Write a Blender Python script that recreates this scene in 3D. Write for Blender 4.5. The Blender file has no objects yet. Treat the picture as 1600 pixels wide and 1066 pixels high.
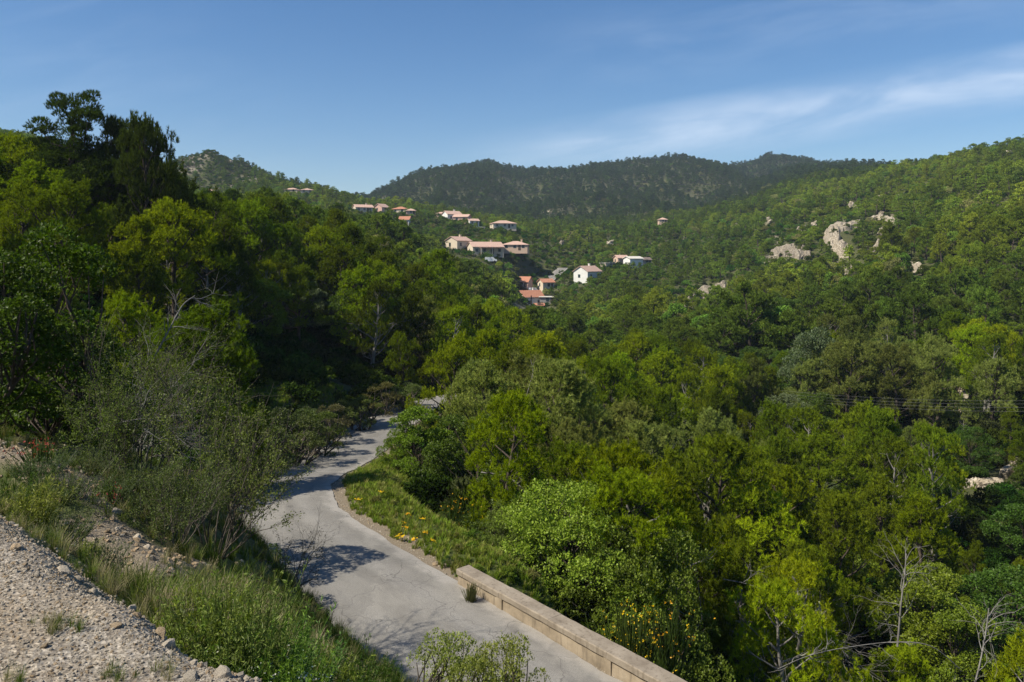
import bpy, math, random
import numpy as np
from mathutils import Vector

scene = bpy.context.scene
COL = scene.collection
R = math.radians

# ------------------------------------------------------------------ camera, sky, sun, exposure
cam_data = bpy.data.cameras.new("camera")
cam = bpy.data.objects.new("camera", cam_data)
COL.objects.link(cam)
cam.location = (0, 0, 0)
cam.rotation_euler = (R(90), 0, 0)
cam_data.sensor_width = 36.0
cam_data.lens = 28.0
cam_data.shift_y = -133.0 / 1600.0
cam_data.clip_start = 0.05
cam_data.clip_end = 20000
scene.camera = cam

SUN_AZ = R(-113)     # from +Y, clockwise positive: the sun stands at the left, a little behind the camera
SUN_EL = R(48)
sun_dir = Vector((math.sin(SUN_AZ) * math.cos(SUN_EL), math.cos(SUN_AZ) * math.cos(SUN_EL), math.sin(SUN_EL)))

world = bpy.data.worlds.new("World")
scene.world = world
world.use_nodes = True
wt = world.node_tree
wt.nodes.clear()
w_out = wt.nodes.new("ShaderNodeOutputWorld")
w_bg = wt.nodes.new("ShaderNodeBackground")
w_sky = wt.nodes.new("ShaderNodeTexSky")
w_sky.sky_type = 'NISHITA'
w_sky.sun_disc = False
w_sky.sun_elevation = SUN_EL
w_sky.sun_rotation = SUN_AZ
w_sky.altitude = 500
w_sky.air_density = 1.0
w_sky.dust_density = 0.35
w_sky.ozone_density = 2.2
w_bg.inputs["Strength"].default_value = 0.090
# thin cirrus: streaks stretched along one direction, laid over the sky dome
tc = wt.nodes.new("ShaderNodeTexCoord")
sepd = wt.nodes.new("ShaderNodeSeparateXYZ")
wt.links.new(tc.outputs["Generated"], sepd.inputs[0])
def wmath(op, a, b=None, c=None):
    n = wt.nodes.new("ShaderNodeMath"); n.operation = op
    for i, v in enumerate((a, b, c)):
        if v is None: continue
        if isinstance(v, (int, float)): n.inputs[i].default_value = v
        else: wt.links.new(v, n.inputs[i])
    return n.outputs[0]
ys = wmath('MAXIMUM', sepd.outputs[1], 0.05)
u_ = wmath('DIVIDE', sepd.outputs[0], ys)        # tangent-plane coordinates of the direction
v_ = wmath('DIVIDE', sepd.outputs[2], ys)
comb = wt.nodes.new("ShaderNodeCombineXYZ")
wt.links.new(u_, comb.inputs[0]); wt.links.new(v_, comb.inputs[1])
mp = wt.nodes.new("ShaderNodeMapping")
mp.inputs["Rotation"].default_value = (0, 0, R(-9.5))
wt.links.new(comb.outputs[0], mp.inputs[0])
mp2 = wt.nodes.new("ShaderNodeMapping")
mp2.inputs["Scale"].default_value = (2.2, 9.0, 1)
wt.links.new(mp.outputs[0], mp2.inputs[0])
nz = wt.nodes.new("ShaderNodeTexNoise")
nz.inputs["Scale"].default_value = 2.4; nz.inputs["Detail"].default_value = 7
nz.inputs["Roughness"].default_value = 0.55; nz.inputs["Distortion"].default_value = 0.35
wt.links.new(mp2.outputs[0], nz.inputs["Vector"])
nz2 = wt.nodes.new("ShaderNodeTexNoise")
nz2.inputs["Scale"].default_value = 1.7; nz2.inputs["Detail"].default_value = 3
wt.links.new(mp.outputs[0], nz2.inputs["Vector"])
sepm = wt.nodes.new("ShaderNodeSeparateXYZ")
wt.links.new(mp.outputs[0], sepm.inputs[0])
def band(centre, width, u0, u1):
    d = wmath('ABSOLUTE', wmath('SUBTRACT', sepm.outputs[1], centre))
    b = wmath('SMOOTH_MIN', wmath('MAXIMUM', wmath('SUBTRACT', 1.0, wmath('DIVIDE', d, width)), 0.0), 1.0, 0.2)
    mr = wt.nodes.new("ShaderNodeMapRange"); mr.interpolation_type = 'SMOOTHSTEP'
    mr.inputs[1].default_value = u0; mr.inputs[2].default_value = u1
    wt.links.new(sepm.outputs[0], mr.inputs[0])
    return wmath('MULTIPLY', b, mr.outputs[0])
def srange(v, a, b):
    mr = wt.nodes.new("ShaderNodeMapRange"); mr.interpolation_type = 'SMOOTHSTEP'
    mr.inputs[1].default_value = a; mr.inputs[2].default_value = b
    wt.links.new(v, mr.inputs[0]); return mr.outputs[0]
streak = srange(nz.outputs["Fac"], 0.36, 0.72)
soft = srange(nz2.outputs["Fac"], 0.45, 0.75)
main = wmath('MULTIPLY', band(0.118, 0.046, -0.12, 0.20), wmath('ADD', wmath('MULTIPLY', streak, 0.75), 0.25))
high = wmath('MULTIPLY', band(0.235, 0.07, -0.02, 0.25), wmath('MULTIPLY', streak, 0.13))
veil = wmath('MULTIPLY', wmath('MULTIPLY', soft, streak), 0.08)
cl = wmath('MINIMUM', wmath('ADD', wmath('ADD', wmath('MULTIPLY', main, 0.70), high), veil), 0.8)
w_mix = wt.nodes.new("ShaderNodeMix"); w_mix.data_type = 'RGBA'
w_mix.inputs[7].default_value = (7.0, 8.0, 9.4, 1)
wt.links.new(cl, w_mix.inputs[0])
w_gam = wt.nodes.new("ShaderNodeHueSaturation")
w_gam.inputs["Hue"].default_value = 0.503; w_gam.inputs["Saturation"].default_value = 1.27
w_gam.inputs["Value"].default_value = 1.0
wt.links.new(w_sky.outputs[0], w_gam.inputs["Color"])
wt.links.new(w_gam.outputs[0], w_mix.inputs[6])
wt.links.new(w_mix.outputs[2], w_bg.inputs["Color"])
wt.links.new(w_bg.outputs[0], w_out.inputs[0])

sd = bpy.data.lights.new("sun", 'SUN')
sd.energy = 5.0
sd.angle = R(0.53)
sd.color = (1.0, 0.93, 0.80)
sun = bpy.data.objects.new("sun", sd)
COL.objects.link(sun)
sun.rotation_euler = sun_dir.to_track_quat('Z', 'Y').to_euler()
sun.location = (-60, -10, 60)

scene.view_settings.view_transform = 'Standard'
scene.view_settings.look = 'None'
scene.view_settings.gamma = 1.0
scene.view_settings.exposure = 0.45
scene.view_settings.use_curve_mapping = False
scene.render.engine = 'CYCLES'
scene.cycles.max_bounces = 6
scene.cycles.diffuse_bounces = 3
scene.cycles.transmission_bounces = 4
scene.cycles.transparent_max_bounces = 4
scene.cycles.volume_bounces = 0

# ------------------------------------------------------------------ small helpers
FX = 1244.0
def W(px, py, d):
    """A point of the place, from where the photograph shows it and how far it stands."""
    return np.array([(px - 800) / FX * d, d, (400 - py) / FX * d])

def hash2(ix, iy, seed=0):
    h = (ix.astype(np.int64) * 374761393 + iy.astype(np.int64) * 668265263 + seed * 1442695041) & 0x7fffffff
    h = ((h ^ (h >> 13)) * 1274126177) & 0x7fffffff
    return ((h ^ (h >> 16)) & 0xffff) / 65535.0

def vnoise(x, y, seed=0):
    x = np.asarray(x, float); y = np.asarray(y, float)
    ix = np.floor(x); iy = np.floor(y)
    fx = x - ix; fy = y - iy
    fx = fx * fx * (3 - 2 * fx); fy = fy * fy * (3 - 2 * fy)
    a = hash2(ix, iy, seed); b = hash2(ix + 1, iy, seed)
    c = hash2(ix, iy + 1, seed); d = hash2(ix + 1, iy + 1, seed)
    return (a * (1 - fx) + b * fx) * (1 - fy) + (c * (1 - fx) + d * fx) * fy

def fbm(x, y, oct=4, seed=0):
    s = 0; a = 1; t = 0
    for i in range(oct):
        s = s + a * vnoise(x * 2 ** i + 17.3 * i, y * 2 ** i - 9.1 * i, seed + i)
        t += a; a *= 0.5
    return s / t - 0.5

def sstep(v, a, b):
    t = np.clip((np.asarray(v, float) - a) / (b - a), 0, 1)
    return t * t * (3 - 2 * t)

def mesh(name, V, F, mats=(), fmat=None, attrs=None, smooth=False):
    me = bpy.data.meshes.new(name)
    V = np.asarray(V, np.float32).reshape(-1, 3)
    if isinstance(F, (list, tuple)) and len(F) and isinstance(F[0], np.ndarray):
        parts = F
    else:
        parts = [np.asarray(F)]
    parts = [p for p in parts if len(p)]
    nl = sum(p.size for p in parts); nf = sum(len(p) for p in parts)
    me.vertices.add(len(V)); me.vertices.foreach_set("co", V.ravel())
    me.loops.add(nl); me.polygons.add(nf)
    me.loops.foreach_set("vertex_index", np.concatenate([p.ravel() for p in parts]).astype(np.int32))
    sizes = np.concatenate([np.full(len(p), p.shape[1]) for p in parts])
    starts = np.concatenate([[0], np.cumsum(sizes)[:-1]]).astype(np.int32)
    me.polygons.foreach_set("loop_start", starts)
    for m in mats: me.materials.append(m)
    if fmat is not None: me.polygons.foreach_set("material_index", np.asarray(fmat, np.int32))
    me.polygons.foreach_set("use_smooth", np.full(nf, bool(smooth)))
    for k, (dom, arr) in (attrs or {}).items():
        arr = np.asarray(arr, np.float32)
        if arr.ndim == 1:
            a = me.attributes.new(k, 'FLOAT', dom); a.data.foreach_set("value", arr)
        else:
            a = me.attributes.new(k, 'FLOAT_VECTOR', dom); a.data.foreach_set("vector", arr.ravel())
    me.update(calc_edges=True)
    return me

def put(name, me, parent=None, loc=None, rot=None, scale=None):
    o = bpy.data.objects.new(name, me)
    COL.objects.link(o)
    if parent is not None: o.parent = parent
    if loc is not None: o.location = loc
    if rot is not None: o.rotation_euler = rot
    if scale is not None: o.scale = (scale,) * 3 if isinstance(scale, (int, float)) else scale
    return o

def tag(o, label=None, cat=None, group=None, kind=None):
    if label: o["label"] = label
    if cat: o["category"] = cat
    if group: o["group"] = group
    if kind: o["kind"] = kind
    return o

def thing(name, label, cat, loc=(0, 0, 0), rotz=0.0, group=None, scale=None):
    o = bpy.data.objects.new(name, None)
    COL.objects.link(o)
    o.empty_display_size = 0.5
    o.location = loc; o.rotation_euler = (0, 0, rotz)
    if scale is not None: o.scale = (scale,) * 3 if isinstance(scale, (int, float)) else scale
    return tag(o, label, cat, group)

class MB:
    """Collects quads and triangles of one mesh."""
    def __init__(s): s.V = []; s.Q = []; s.T = []; s.n = 0
    def add(s, V, Q=None, T=None):
        V = np.asarray(V, float).reshape(-1, 3)
        if Q is not None and len(Q): s.Q.append(np.asarray(Q) + s.n)
        if T is not None and len(T): s.T.append(np.asarray(T) + s.n)
        s.V.append(V); s.n += len(V)
    def box(s, x0, x1, y0, y1, z0, z1):
        V = [(x, y, z) for z in (z0, z1) for y in (y0, y1) for x in (x0, x1)]
        s.add(V, [(0, 2, 3, 1), (4, 5, 7, 6), (0, 1, 5, 4), (2, 6, 7, 3), (0, 4, 6, 2), (1, 3, 7, 5)])
    def tube(s, P, rad, sides=5):
        P = np.asarray(P, float); n = len(P)
        rad = np.broadcast_to(np.asarray(rad, float), (n,))
        T = np.gradient(P, axis=0); T /= np.linalg.norm(T, axis=1, keepdims=True) + 1e-9
        ref = np.array([0, 0, 1.0]) if abs(T[0, 2]) < 0.9 else np.array([1.0, 0, 0])
        A = np.cross(T, ref); A /= np.linalg.norm(A, axis=1, keepdims=True) + 1e-9
        B = np.cross(T, A)
        an = np.arange(sides) / sides * 2 * math.pi
        V = P[:, None] + rad[:, None, None] * (np.cos(an)[None, :, None] * A[:, None] + np.sin(an)[None, :, None] * B[:, None])
        i = np.arange(n - 1)[:, None] * sides; j = np.arange(sides)[None]; k = (j + 1) % sides
        Q = np.stack([i + j, i + k, i + sides + k, i + sides + j], -1).reshape(-1, 4)
        s.add(V.reshape(-1, 3), Q)
    def arrays(s):
        V = np.concatenate(s.V) if s.V else np.zeros((0, 3))
        F = []
        if s.Q: F.append(np.concatenate(s.Q))
        if s.T: F.append(np.concatenate(s.T))
        return V, F
    def mesh(s, name, mats=(), smooth=False, attrs=None):
        V, F = s.arrays()
        return mesh(name, V, F, mats, smooth=smooth, attrs=attrs)

# ------------------------------------------------------------------ materials
def newmat(name):
    m = bpy.data.materials.new(name); m.use_nodes = True
    nt = m.node_tree; nt.nodes.clear()
    out = nt.nodes.new("ShaderNodeOutputMaterial")
    return m, nt, out

class NT:
    def __init__(s, nt): s.nt = nt
    def n(s, t, **kw):
        o = s.nt.nodes.new(t)
        for k, v in kw.items(): setattr(o, k, v)
        return o
    def l(s, a, b): s.nt.links.new(a, b)
    def noise(s, scale, detail=4, rough=0.55, vec=None, dist=0.0):
        o = s.n("ShaderNodeTexNoise")
        o.inputs["Scale"].default_value = scale; o.inputs["Detail"].default_value = detail
        o.inputs["Roughness"].default_value = rough; o.inputs["Distortion"].default_value = dist
        if vec is not None: s.l(vec, o.inputs["Vector"])
        return o.outputs["Fac"]
    def ramp(s, fac, stops):
        o = s.n("ShaderNodeValToRGB")
        e = o.color_ramp.elements
        while len(e) < len(stops): e.new(0.5)
        for i, (p, c) in enumerate(stops):
            e[i].position = p; e[i].color = (*c, 1) if len(c) == 3 else c
        s.l(fac, o.inputs[0]); return o.outputs[0]
    def mix(s, fac, a, b, blend='MIX'):
        o = s.n("ShaderNodeMix"); o.data_type = 'RGBA'; o.blend_type = blend
        for i, v in ((0, fac), (6, a), (7, b)):
            if isinstance(v, (int, float)): o.inputs[i].default_value = v
            elif isinstance(v, tuple): o.inputs[i].default_value = (*v, 1) if len(v) == 3 else v
            else: s.l(v, o.inputs[i])
        return o.outputs[2]
    def math(s, op, a, b=None):
        o = s.n("ShaderNodeMath"); o.operation = op
        for i, v in enumerate((a, b)):
            if v is None: continue
            if isinstance(v, (int, float)): o.inputs[i].default_value = v
            else: s.l(v, o.inputs[i])
        return o.outputs[0]
    def rng(s, v, a, b, c=0.0, d=1.0):
        o = s.n("ShaderNodeMapRange"); o.interpolation_type = 'SMOOTHSTEP'
        for i, q in zip((1, 2, 3, 4), (a, b, c, d)): o.inputs[i].default_value = q
        s.l(v, o.inputs[0]); return o.outputs[0]
    def attr(s, name, typ='GEOMETRY'):
        o = s.n("ShaderNodeAttribute"); o.attribute_name = name; o.attribute_type = typ
        return o
    def bump(s, h, strength, dist):
        o = s.n("ShaderNodeBump"); o.inputs["Strength"].default_value = strength
        o.inputs["Distance"].default_value = dist; s.l(h, o.inputs["Height"]); return o.outputs[0]
    def principled(s, col, rough=0.8, normal=None, spec=0.3):
        o = s.n("ShaderNodeBsdfPrincipled")
        if isinstance(col, tuple): o.inputs["Base Color"].default_value = (*col, 1)
        else: s.l(col, o.inputs["Base Color"])
        if isinstance(rough, (int, float)): o.inputs["Roughness"].default_value = rough
        else: s.l(rough, o.inputs["Roughness"])
        o.inputs["Specular IOR Level"].default_value = spec
        if normal is not None: s.l(normal, o.inputs["Normal"])
        return o.outputs[0]

def foliage_mat(name, source, transl=0.3, gloss=0.04, vary=0.35, dry=(0.16, 0.13, 0.06), dry_amt=0.05):
    """source: 'OBJECT' reads the object's own colour, 'INSTANCER' the tint carried by a scattered point, or a colour."""
    m, nt, out = newmat(name); g = NT(nt)
    rnd = g.attr("rnd").outputs["Fac"]
    if source == 'OBJECT':
        oi = g.n("ShaderNodeObjectInfo"); base = oi.outputs["Color"]; orr = oi.outputs["Random"]
    elif source == 'INSTANCER':
        base = g.attr("tint", 'INSTANCER').outputs["Color"]
        orr = g.n("ShaderNodeObjectInfo").outputs["Random"]
    else:
        c = g.n("ShaderNodeRGB"); c.outputs[0].default_value = (*source, 1); base = c.outputs[0]
        orr = g.n("ShaderNodeObjectInfo").outputs["Random"]
    hsv = g.n("ShaderNodeHueSaturation")
    g.l(base, hsv.inputs["Color"])
    g.l(g.rng(rnd, 0, 1, 1 - vary, 1 + vary), hsv.inputs["Value"])
    hue = g.math('ADD', g.math('MULTIPLY', orr, 0.03), 0.485)
    g.l(hue, hsv.inputs["Hue"])
    col = g.mix(g.rng(rnd, 0.93, 1.0, 0.0, dry_amt * 10), hsv.outputs[0], dry)
    df = g.n("ShaderNodeBsdfDiffuse"); g.l(col, df.inputs[0])
    tr = g.n("ShaderNodeBsdfTranslucent")
    tcol = g.mix(1.0, col, (1.1, 1.25, 0.5), 'MULTIPLY'); g.l(tcol, tr.inputs[0])
    mx = g.n("ShaderNodeMixShader"); mx.inputs[0].default_value = transl
    g.l(df.outputs[0], mx.inputs[1]); g.l(tr.outputs[0], mx.inputs[2])
    gl = g.n("ShaderNodeBsdfGlossy"); gl.inputs["Roughness"].default_value = 0.45
    gl.inputs[0].default_value = (1, 1, 1, 1)
    m2 = g.n("ShaderNodeMixShader"); m2.inputs[0].default_value = gloss
    g.l(mx.outputs[0], m2.inputs[1]); g.l(gl.outputs[0], m2.inputs[2])
    g.l(m2.outputs[0], out.inputs[0])
    return m

def bark_mat(name, c1, c2, scale=6):
    m, nt, out = newmat(name); g = NT(nt)
    co = g.n("ShaderNodeTexCoord").outputs["Object"]
    mp = g.n("ShaderNodeMapping"); mp.inputs["Scale"].default_value = (1, 1, 0.3); g.l(co, mp.inputs[0])
    f = g.noise(scale, 5, 0.65, mp.outputs[0])
    col = g.ramp(f, [(0.3, c1), (0.7, c2)])
    g.l(g.principled(col, 0.9, g.bump(f, 0.6, 0.03), 0.1), out.inputs[0])
    return m

M = {}
M['needles'] = foliage_mat("pine_needles", 'OBJECT', 0.33, 0.0, 0.48)
M['leaves'] = foliage_mat("leaves", 'OBJECT', 0.38, 0.012, 0.52)
M['mass'] = foliage_mat("woodland_foliage", 'INSTANCER', 0.25, 0.0, 0.5)
M['grass'] = foliage_mat("grass_blades", 'INSTANCER', 0.35, 0.0, 0.4, (0.30, 0.25, 0.13), 0.07)
M['petal_y'] = foliage_mat("yellow_petals", (0.75, 0.45, 0.01), 0.3, 0.02, 0.15, (0.6, 0.3, 0.02))
M['petal_w'] = foliage_mat("white_petals", (0.75, 0.75, 0.68), 0.3, 0.02, 0.1)
M['petal_r'] = foliage_mat("red_petals", (0.45, 0.06, 0.06), 0.3, 0.02, 0.15)
M['bark'] = bark_mat("pine_bark", (0.035, 0.028, 0.022), (0.12, 0.095, 0.075))
M['deadwood'] = bark_mat("weathered_wood", (0.11, 0.10, 0.085), (0.28, 0.265, 0.235), 9)
M['twig'] = bark_mat("twig_bark", (0.05, 0.042, 0.032), (0.15, 0.13, 0.105), 12)
M['pole'] = bark_mat("creosoted_wood", (0.02, 0.016, 0.012), (0.05, 0.04, 0.03), 5)

def stone_mat(name, c1, c2, c3, sc=1.0, cracks=True):
    m, nt, out = newmat(name); g = NT(nt)
    co = g.n("ShaderNodeTexCoord").outputs["Object"]
    oi = g.n("ShaderNodeObjectInfo").outputs["Random"]
    f = g.noise(1.3 * sc, 6, 0.6, co); f2 = g.noise(9 * sc, 4, 0.6, co)
    col = g.ramp(f, [(0.3, c1), (0.5, c2), (0.7, c3)])
    col = g.mix(g.rng(f2, 0.45, 0.75), col, c1)
    h = f2
    if cracks:
        v = g.n("ShaderNodeTexVoronoi"); v.feature = 'DISTANCE_TO_EDGE'
        v.inputs["Scale"].default_value = 1.4 * sc
        mp = g.n("ShaderNodeMapping"); mp.inputs["Scale"].default_value = (1, 1, 1.8)
        mv = g.n("ShaderNodeVectorMath"); mv.operation = 'ADD'
        nn = g.n("ShaderNodeTexNoise"); nn.inputs["Scale"].default_value = 2 * sc; g.l(co, nn.inputs["Vector"])
        g.l(co, mp.inputs[0]); g.l(mp.outputs[0], mv.inputs[0]); g.l(nn.outputs["Color"], mv.inputs[1])
        g.l(mv.outputs[0], v.inputs["Vector"])
        cr = g.rng(v.outputs["Distance"], 0.0, 0.09)
        col = g.mix(cr, g.mix(0.85, col, (0.05, 0.04, 0.028)), col)
        h = g.math('ADD', g.math('MULTIPLY', f2, 0.5), cr)
    hs = g.n("ShaderNodeHueSaturation"); g.l(col, hs.inputs["Color"]); g.l(g.rng(oi, 0, 1, 0.75, 1.2), hs.inputs["Value"])
    g.l(g.principled(hs.outputs[0], 0.9, g.bump(h, 0.7, 0.15 / sc), 0.2), out.inputs[0])
    return m
M['limestone'] = stone_mat("limestone", (0.20, 0.16, 0.105), (0.42, 0.355, 0.26), (0.60, 0.535, 0.42), 1.3)
M['pebble'] = stone_mat("pebble_stone", (0.28, 0.23, 0.165), (0.45, 0.385, 0.295), (0.62, 0.55, 0.44), 12, False)
M['ochre'] = stone_mat("ochre_stone", (0.24, 0.16, 0.09), (0.42, 0.31, 0.19), (0.50, 0.42, 0.30), 8, False)

# ------------------------------------------------------------------ the lie of the land
ROAD_C = np.array([(46, -42, -9.2), (26, -16, -9.3), (15.2, -1.9, -9.4), (4.1, 12.3, -9.5), (-3.26, 21.8, -9.5), (-5.2, 24.4, -9.5), (-7.5, 27.7, -9.5),
    (-8.9, 30.5, -9.6), (-9.8, 33.5, -9.8), (-10.0, 37, -10.15), (-9.8, 42, -10.9), (-9.5, 48, -11.5), (-9.1, 54, -11.8),
    (-8.2, 60, -11.95), (-5, 68, -12.1), (0, 76, -13), (4, 84, -14.5), (7, 90, -16)], float)
ROAD_W = np.array([4.3, 4.3, 4.3, 4.3, 4.3, 4.4, 4.3, 4.3, 4.3, 4.3, 4.2, 4.1, 4.0, 3.8, 3.4, 3.4, 3.4, 3.4])

def catmull(P, per=14):
    P = np.asarray(P, float); Q = np.vstack([2 * P[0] - P[1], P, 2 * P[-1] - P[-2]])
    t = np.linspace(0, 1, per, endpoint=False)[:, None]
    o = []
    for i in range(len(P) - 1):
        a, b, c, d = Q[i:i + 4]
        o.append(0.5 * (2 * b + (c - a) * t + (2 * a - 5 * b + 4 * c - d) * t ** 2 + (3 * b - a - 3 * c + d) * t ** 3))
    return np.vstack(o + [P[-1:]])
_rc = catmull(np.column_stack([ROAD_C, ROAD_W]))
RC = _rc[:, :3]; RW = _rc[:, 3]

def near_road(x, y):
    """distance to the centre line, signed (+ right), road height and half width at the nearest point"""
    x = np.atleast_1d(np.asarray(x, float)); y = np.atleast_1d(np.asarray(y, float))
    best = np.full(x.shape, 1e9); lat = np.full(x.shape, 1e9); zz = np.zeros(x.shape); hw = np.zeros(x.shape)
    for i in range(len(RC) - 1):
        ax, ay = RC[i, :2]; dx, dy = RC[i + 1, :2] - RC[i, :2]; L2 = dx * dx + dy * dy
        t = np.clip(((x - ax) * dx + (y - ay) * dy) / L2, 0, 1)
        qx = x - ax - t * dx; qy = y - ay - t * dy
        d = np.hypot(qx, qy); k = d < best
        best = np.where(k, d, best)
        side = np.sign(qx * dy - qy * dx)
        lat = np.where(k, d * side, lat)
        zz = np.where(k, RC[i, 2] + t * (RC[i + 1, 2] - RC[i, 2]), zz)
        hw = np.where(k, (RW[i] + t * (RW[i + 1] - RW[i])) / 2, hw)
    return lat, zz, hw

CP = [  # ground heights: x, y, z
    (-1, 2, -1.6), (-3, 4, -1.6), (2, -3, -1.6), (-6, 2, -1.6), (-12, 4, -1.3), (-10, -5, -1.5), (5, -8, -1.6), (-5, -15, -1.4),
    (10, -25, -2), (-30, -10, 1), (-60, 0, 6), (-80, -80, 10), (0, -80, 3), (80, -80, -12), (60, -20, -18), (40, 0, -22),
    (-25, 12, -0.8), (-14, 10, -1.6),
    (0.5, 5, -4.2), (3, 3, -5.5), (7, 2, -8.5),
    (12, 20, -18), (20, 20, -21), (16, 30, -22), (24, 32, -23), (9, 34, -18.5), (6, 45, -19), (14, 50, -22), (24, 60, -23),
    (31, 60, -22.5), (39, 60, -21), (28, 40, -23), (46, 40, -19), (60, 40, -14), (0, 34, -12.5), (2.5, 28, -13), (-1.5, 30, -11.0), (4.5, 22.5, -14.5), (8, 17, -15),
    (1, 44, -15), (-1, 55, -15.5), (8, 60, -18.5), (5, 75, -18), (16, 80, -21.5), (45, 75, -20.5), (61, 110, -18.6), (30, 95, -22), (12, 105, -21),
    (-14, 27, -9.4), (-13.5, 32, -9.6), (-14.5, 38, -9.6), (-14, 45, -9.9), (-19, 38, -7.6), (-20, 30, -6.2),
]
for px, py, d in [
    (450, 1035, 6), (520, 985, 11), (560, 1015, 14), (330, 860, 10), (430, 885, 19), (250, 850, 8), (160, 815, 7),
    (220, 765, 10), (60, 720, 9), (20, 690, 11), (130, 700, 14), (300, 730, 17), (330, 690, 30), (200, 640, 30), (50, 590, 30),
    (150, 490, 45), (0, 455, 50), (450, 600, 52), (560, 610, 62), (620, 620, 75), (300, 520, 60), (300, 455, 80), (450, 500, 85),
    (400, 412, 100), (560, 440, 110), (690, 500, 110), (780, 580, 110), (690, 610, 88),
    (150, 380, 100), (0, 330, 100), (0, 270, 200), (200, 350, 200), (300, 370, 250), (450, 385, 200), (600, 410, 200), (700, 445, 220), (780, 490, 220),
    (300, 400, 150), (-300, 250, 150), (-300, 200, 300),
    (760, 398, 345), (735, 398, 342), (800, 394, 350), (915, 438, 340), (835, 480, 325), (835, 450, 350), (850, 520, 230), (850, 570, 160), (940, 560, 160),
    (900, 500, 250), (985, 420, 360), (560, 333, 430), (600, 335, 430), (640, 353, 420), (715, 348, 450), (785, 358, 430), (740, 364, 430), (850, 372, 430),
    (900, 380, 430), (1035, 349, 500), (330, 307, 520), (470, 304, 500), (400, 330, 400), (620, 370, 350), (690, 390, 340),
    (330, 236, 620), (300, 240, 620), (255, 262, 610), (380, 252, 615), (440, 278, 600), (500, 303, 590), (560, 322, 580), (370, 285, 560), (300, 290, 540),
    (330, 300, 760), (150, 270, 700), (560, 345, 750),
    (1600, 520, 140), (1600, 430, 180), (1600, 360, 230), (1600, 300, 300), (1600, 236, 420), (1600, 260, 600),
    (1400, 610, 100), (1400, 510, 150), (1400, 430, 210), (1400, 372, 280), (1400, 320, 380), (1400, 268, 500), (1400, 290, 700),
    (1310, 425, 272), (1310, 365, 300), (1230, 410, 280), (1230, 450, 250),
    (1200, 570, 130), (1200, 500, 200), (1200, 440, 270), (1200, 390, 340), (1200, 340, 450), (1200, 310, 600), (1280, 285, 620), (1500, 250, 470), (1500, 620, 108),
    (1050, 580, 130), (1050, 520, 190), (1100, 470, 280), (1050, 450, 300), (1050, 405, 380), (1050, 365, 480), (1000, 345, 640),
    (1900, 500, 150), (1900, 350, 250), (1900, 230, 420), (2300, 300, 250),
    (570, 322, 950), (600, 298, 1100), (640, 278, 1110), (680, 264, 1120), (760, 256, 1130), (850, 268, 1120), (930, 266, 1110), (1000, 257, 1110), (1060, 251, 1110), (1130, 264, 1110),
    (1200, 249, 1350), (1240, 254, 1350), (1290, 272, 1350), (1400, 280, 1350), (1130, 262, 1350), (1600, 300, 1300),
    (650, 325, 850), (750, 338, 750), (900, 343, 750), (1100, 325, 850), (820, 320, 900), (1000, 315, 930), (1180, 300, 1100),
    (900, 360, 560), (760, 355, 550), (1000, 365, 550),
    (850, 300, 1500), (600, 330, 1500), (1200, 290, 1700), (300, 330, 1400), (20, 242, 900), (-100, 225, 900), (90, 262, 880), (-300, 240, 900), (0, 300, 1400)]:
    CP.append(tuple(W(px, py, d)))
for a in range(0, 360, 15):
    CP.append((3600 * math.cos(R(a)), 3600 * math.sin(R(a)), 60))
for a in range(180, 361, 30):
    CP.append((600 * math.cos(R(a)), 600 * math.sin(R(a)), 20))
HOUSE_SPOTS = np.array([W(*p) for p in [(758, 397, 342), (716, 388, 347), (806, 391, 350), (786, 357, 425), (706, 345, 455), (722, 347, 448), (739, 353, 445), (751, 361, 432),
    (567, 332, 432), (596, 332, 436), (627, 334, 440), (642, 336, 425), (633, 353, 405), (690, 340, 462), (326, 305, 505), (457, 302, 492), (480, 303, 490), (918, 437, 335), (989, 418, 355),
    (970, 413, 360), (1007, 413, 365), (950, 417, 352), (819, 448, 335), (853, 451, 335), (828, 478, 315), (856, 474, 312), (842, 483, 306), (1035, 349, 492)]])
CP = [c for c in CP if np.min(np.hypot(HOUSE_SPOTS[:, 0] - c[0], HOUSE_SPOTS[:, 1] - c[1])) > 9] + [tuple(h - np.array([0, 0, .15])) for h in HOUSE_SPOTS]
CP = np.array(CP)
def warp(x, y):
    r = np.hypot(x, y) + 1e-6; k = np.log1p(r / 12.0) / r
    return x * k, y * k
def _solve():
    u, v = warp(CP[:, 0], CP[:, 1])
    D = np.hypot(u[:, None] - u[None], v[:, None] - v[None])
    n = len(CP); A = np.zeros((n + 3, n + 3))
    A[:n, :n] = D ; A[range(n), range(n)] = -0.004
    P = np.column_stack([np.ones(n), u, v]); A[:n, n:] = P; A[n:, :n] = P.T
    return u, v, np.linalg.solve(A, np.r_[CP[:, 2], 0, 0, 0])
_cu, _cv, _cw = _solve()
def base_h(x, y):
    u, v = warp(x, y)
    out = np.empty(u.shape); n = len(_cu)
    for i in range(0, len(u), 20000):
        a, b = u[i:i + 20000], v[i:i + 20000]
        D = np.hypot(a[:, None] - _cu[None], b[:, None] - _cv[None])
        out[i:i + 20000] = D @ _cw[:n] + _cw[n] + _cw[n + 1] * a + _cw[n + 2] * b
    return out
def edge_s(x, y):
    """distance beyond the edge of the gravel lay-by"""
    s1 = 0.61 * (x + 0.96) + 0.79 * (y - 3.0)
    s2 = 0.22 * (x + 2.2) + 0.975 * (y - 4.0)
    return np.minimum(s1, s2) if False else np.maximum(s1, s2) * 0.5 + 0.5 * s1 if False else s1 - 0.12
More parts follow.
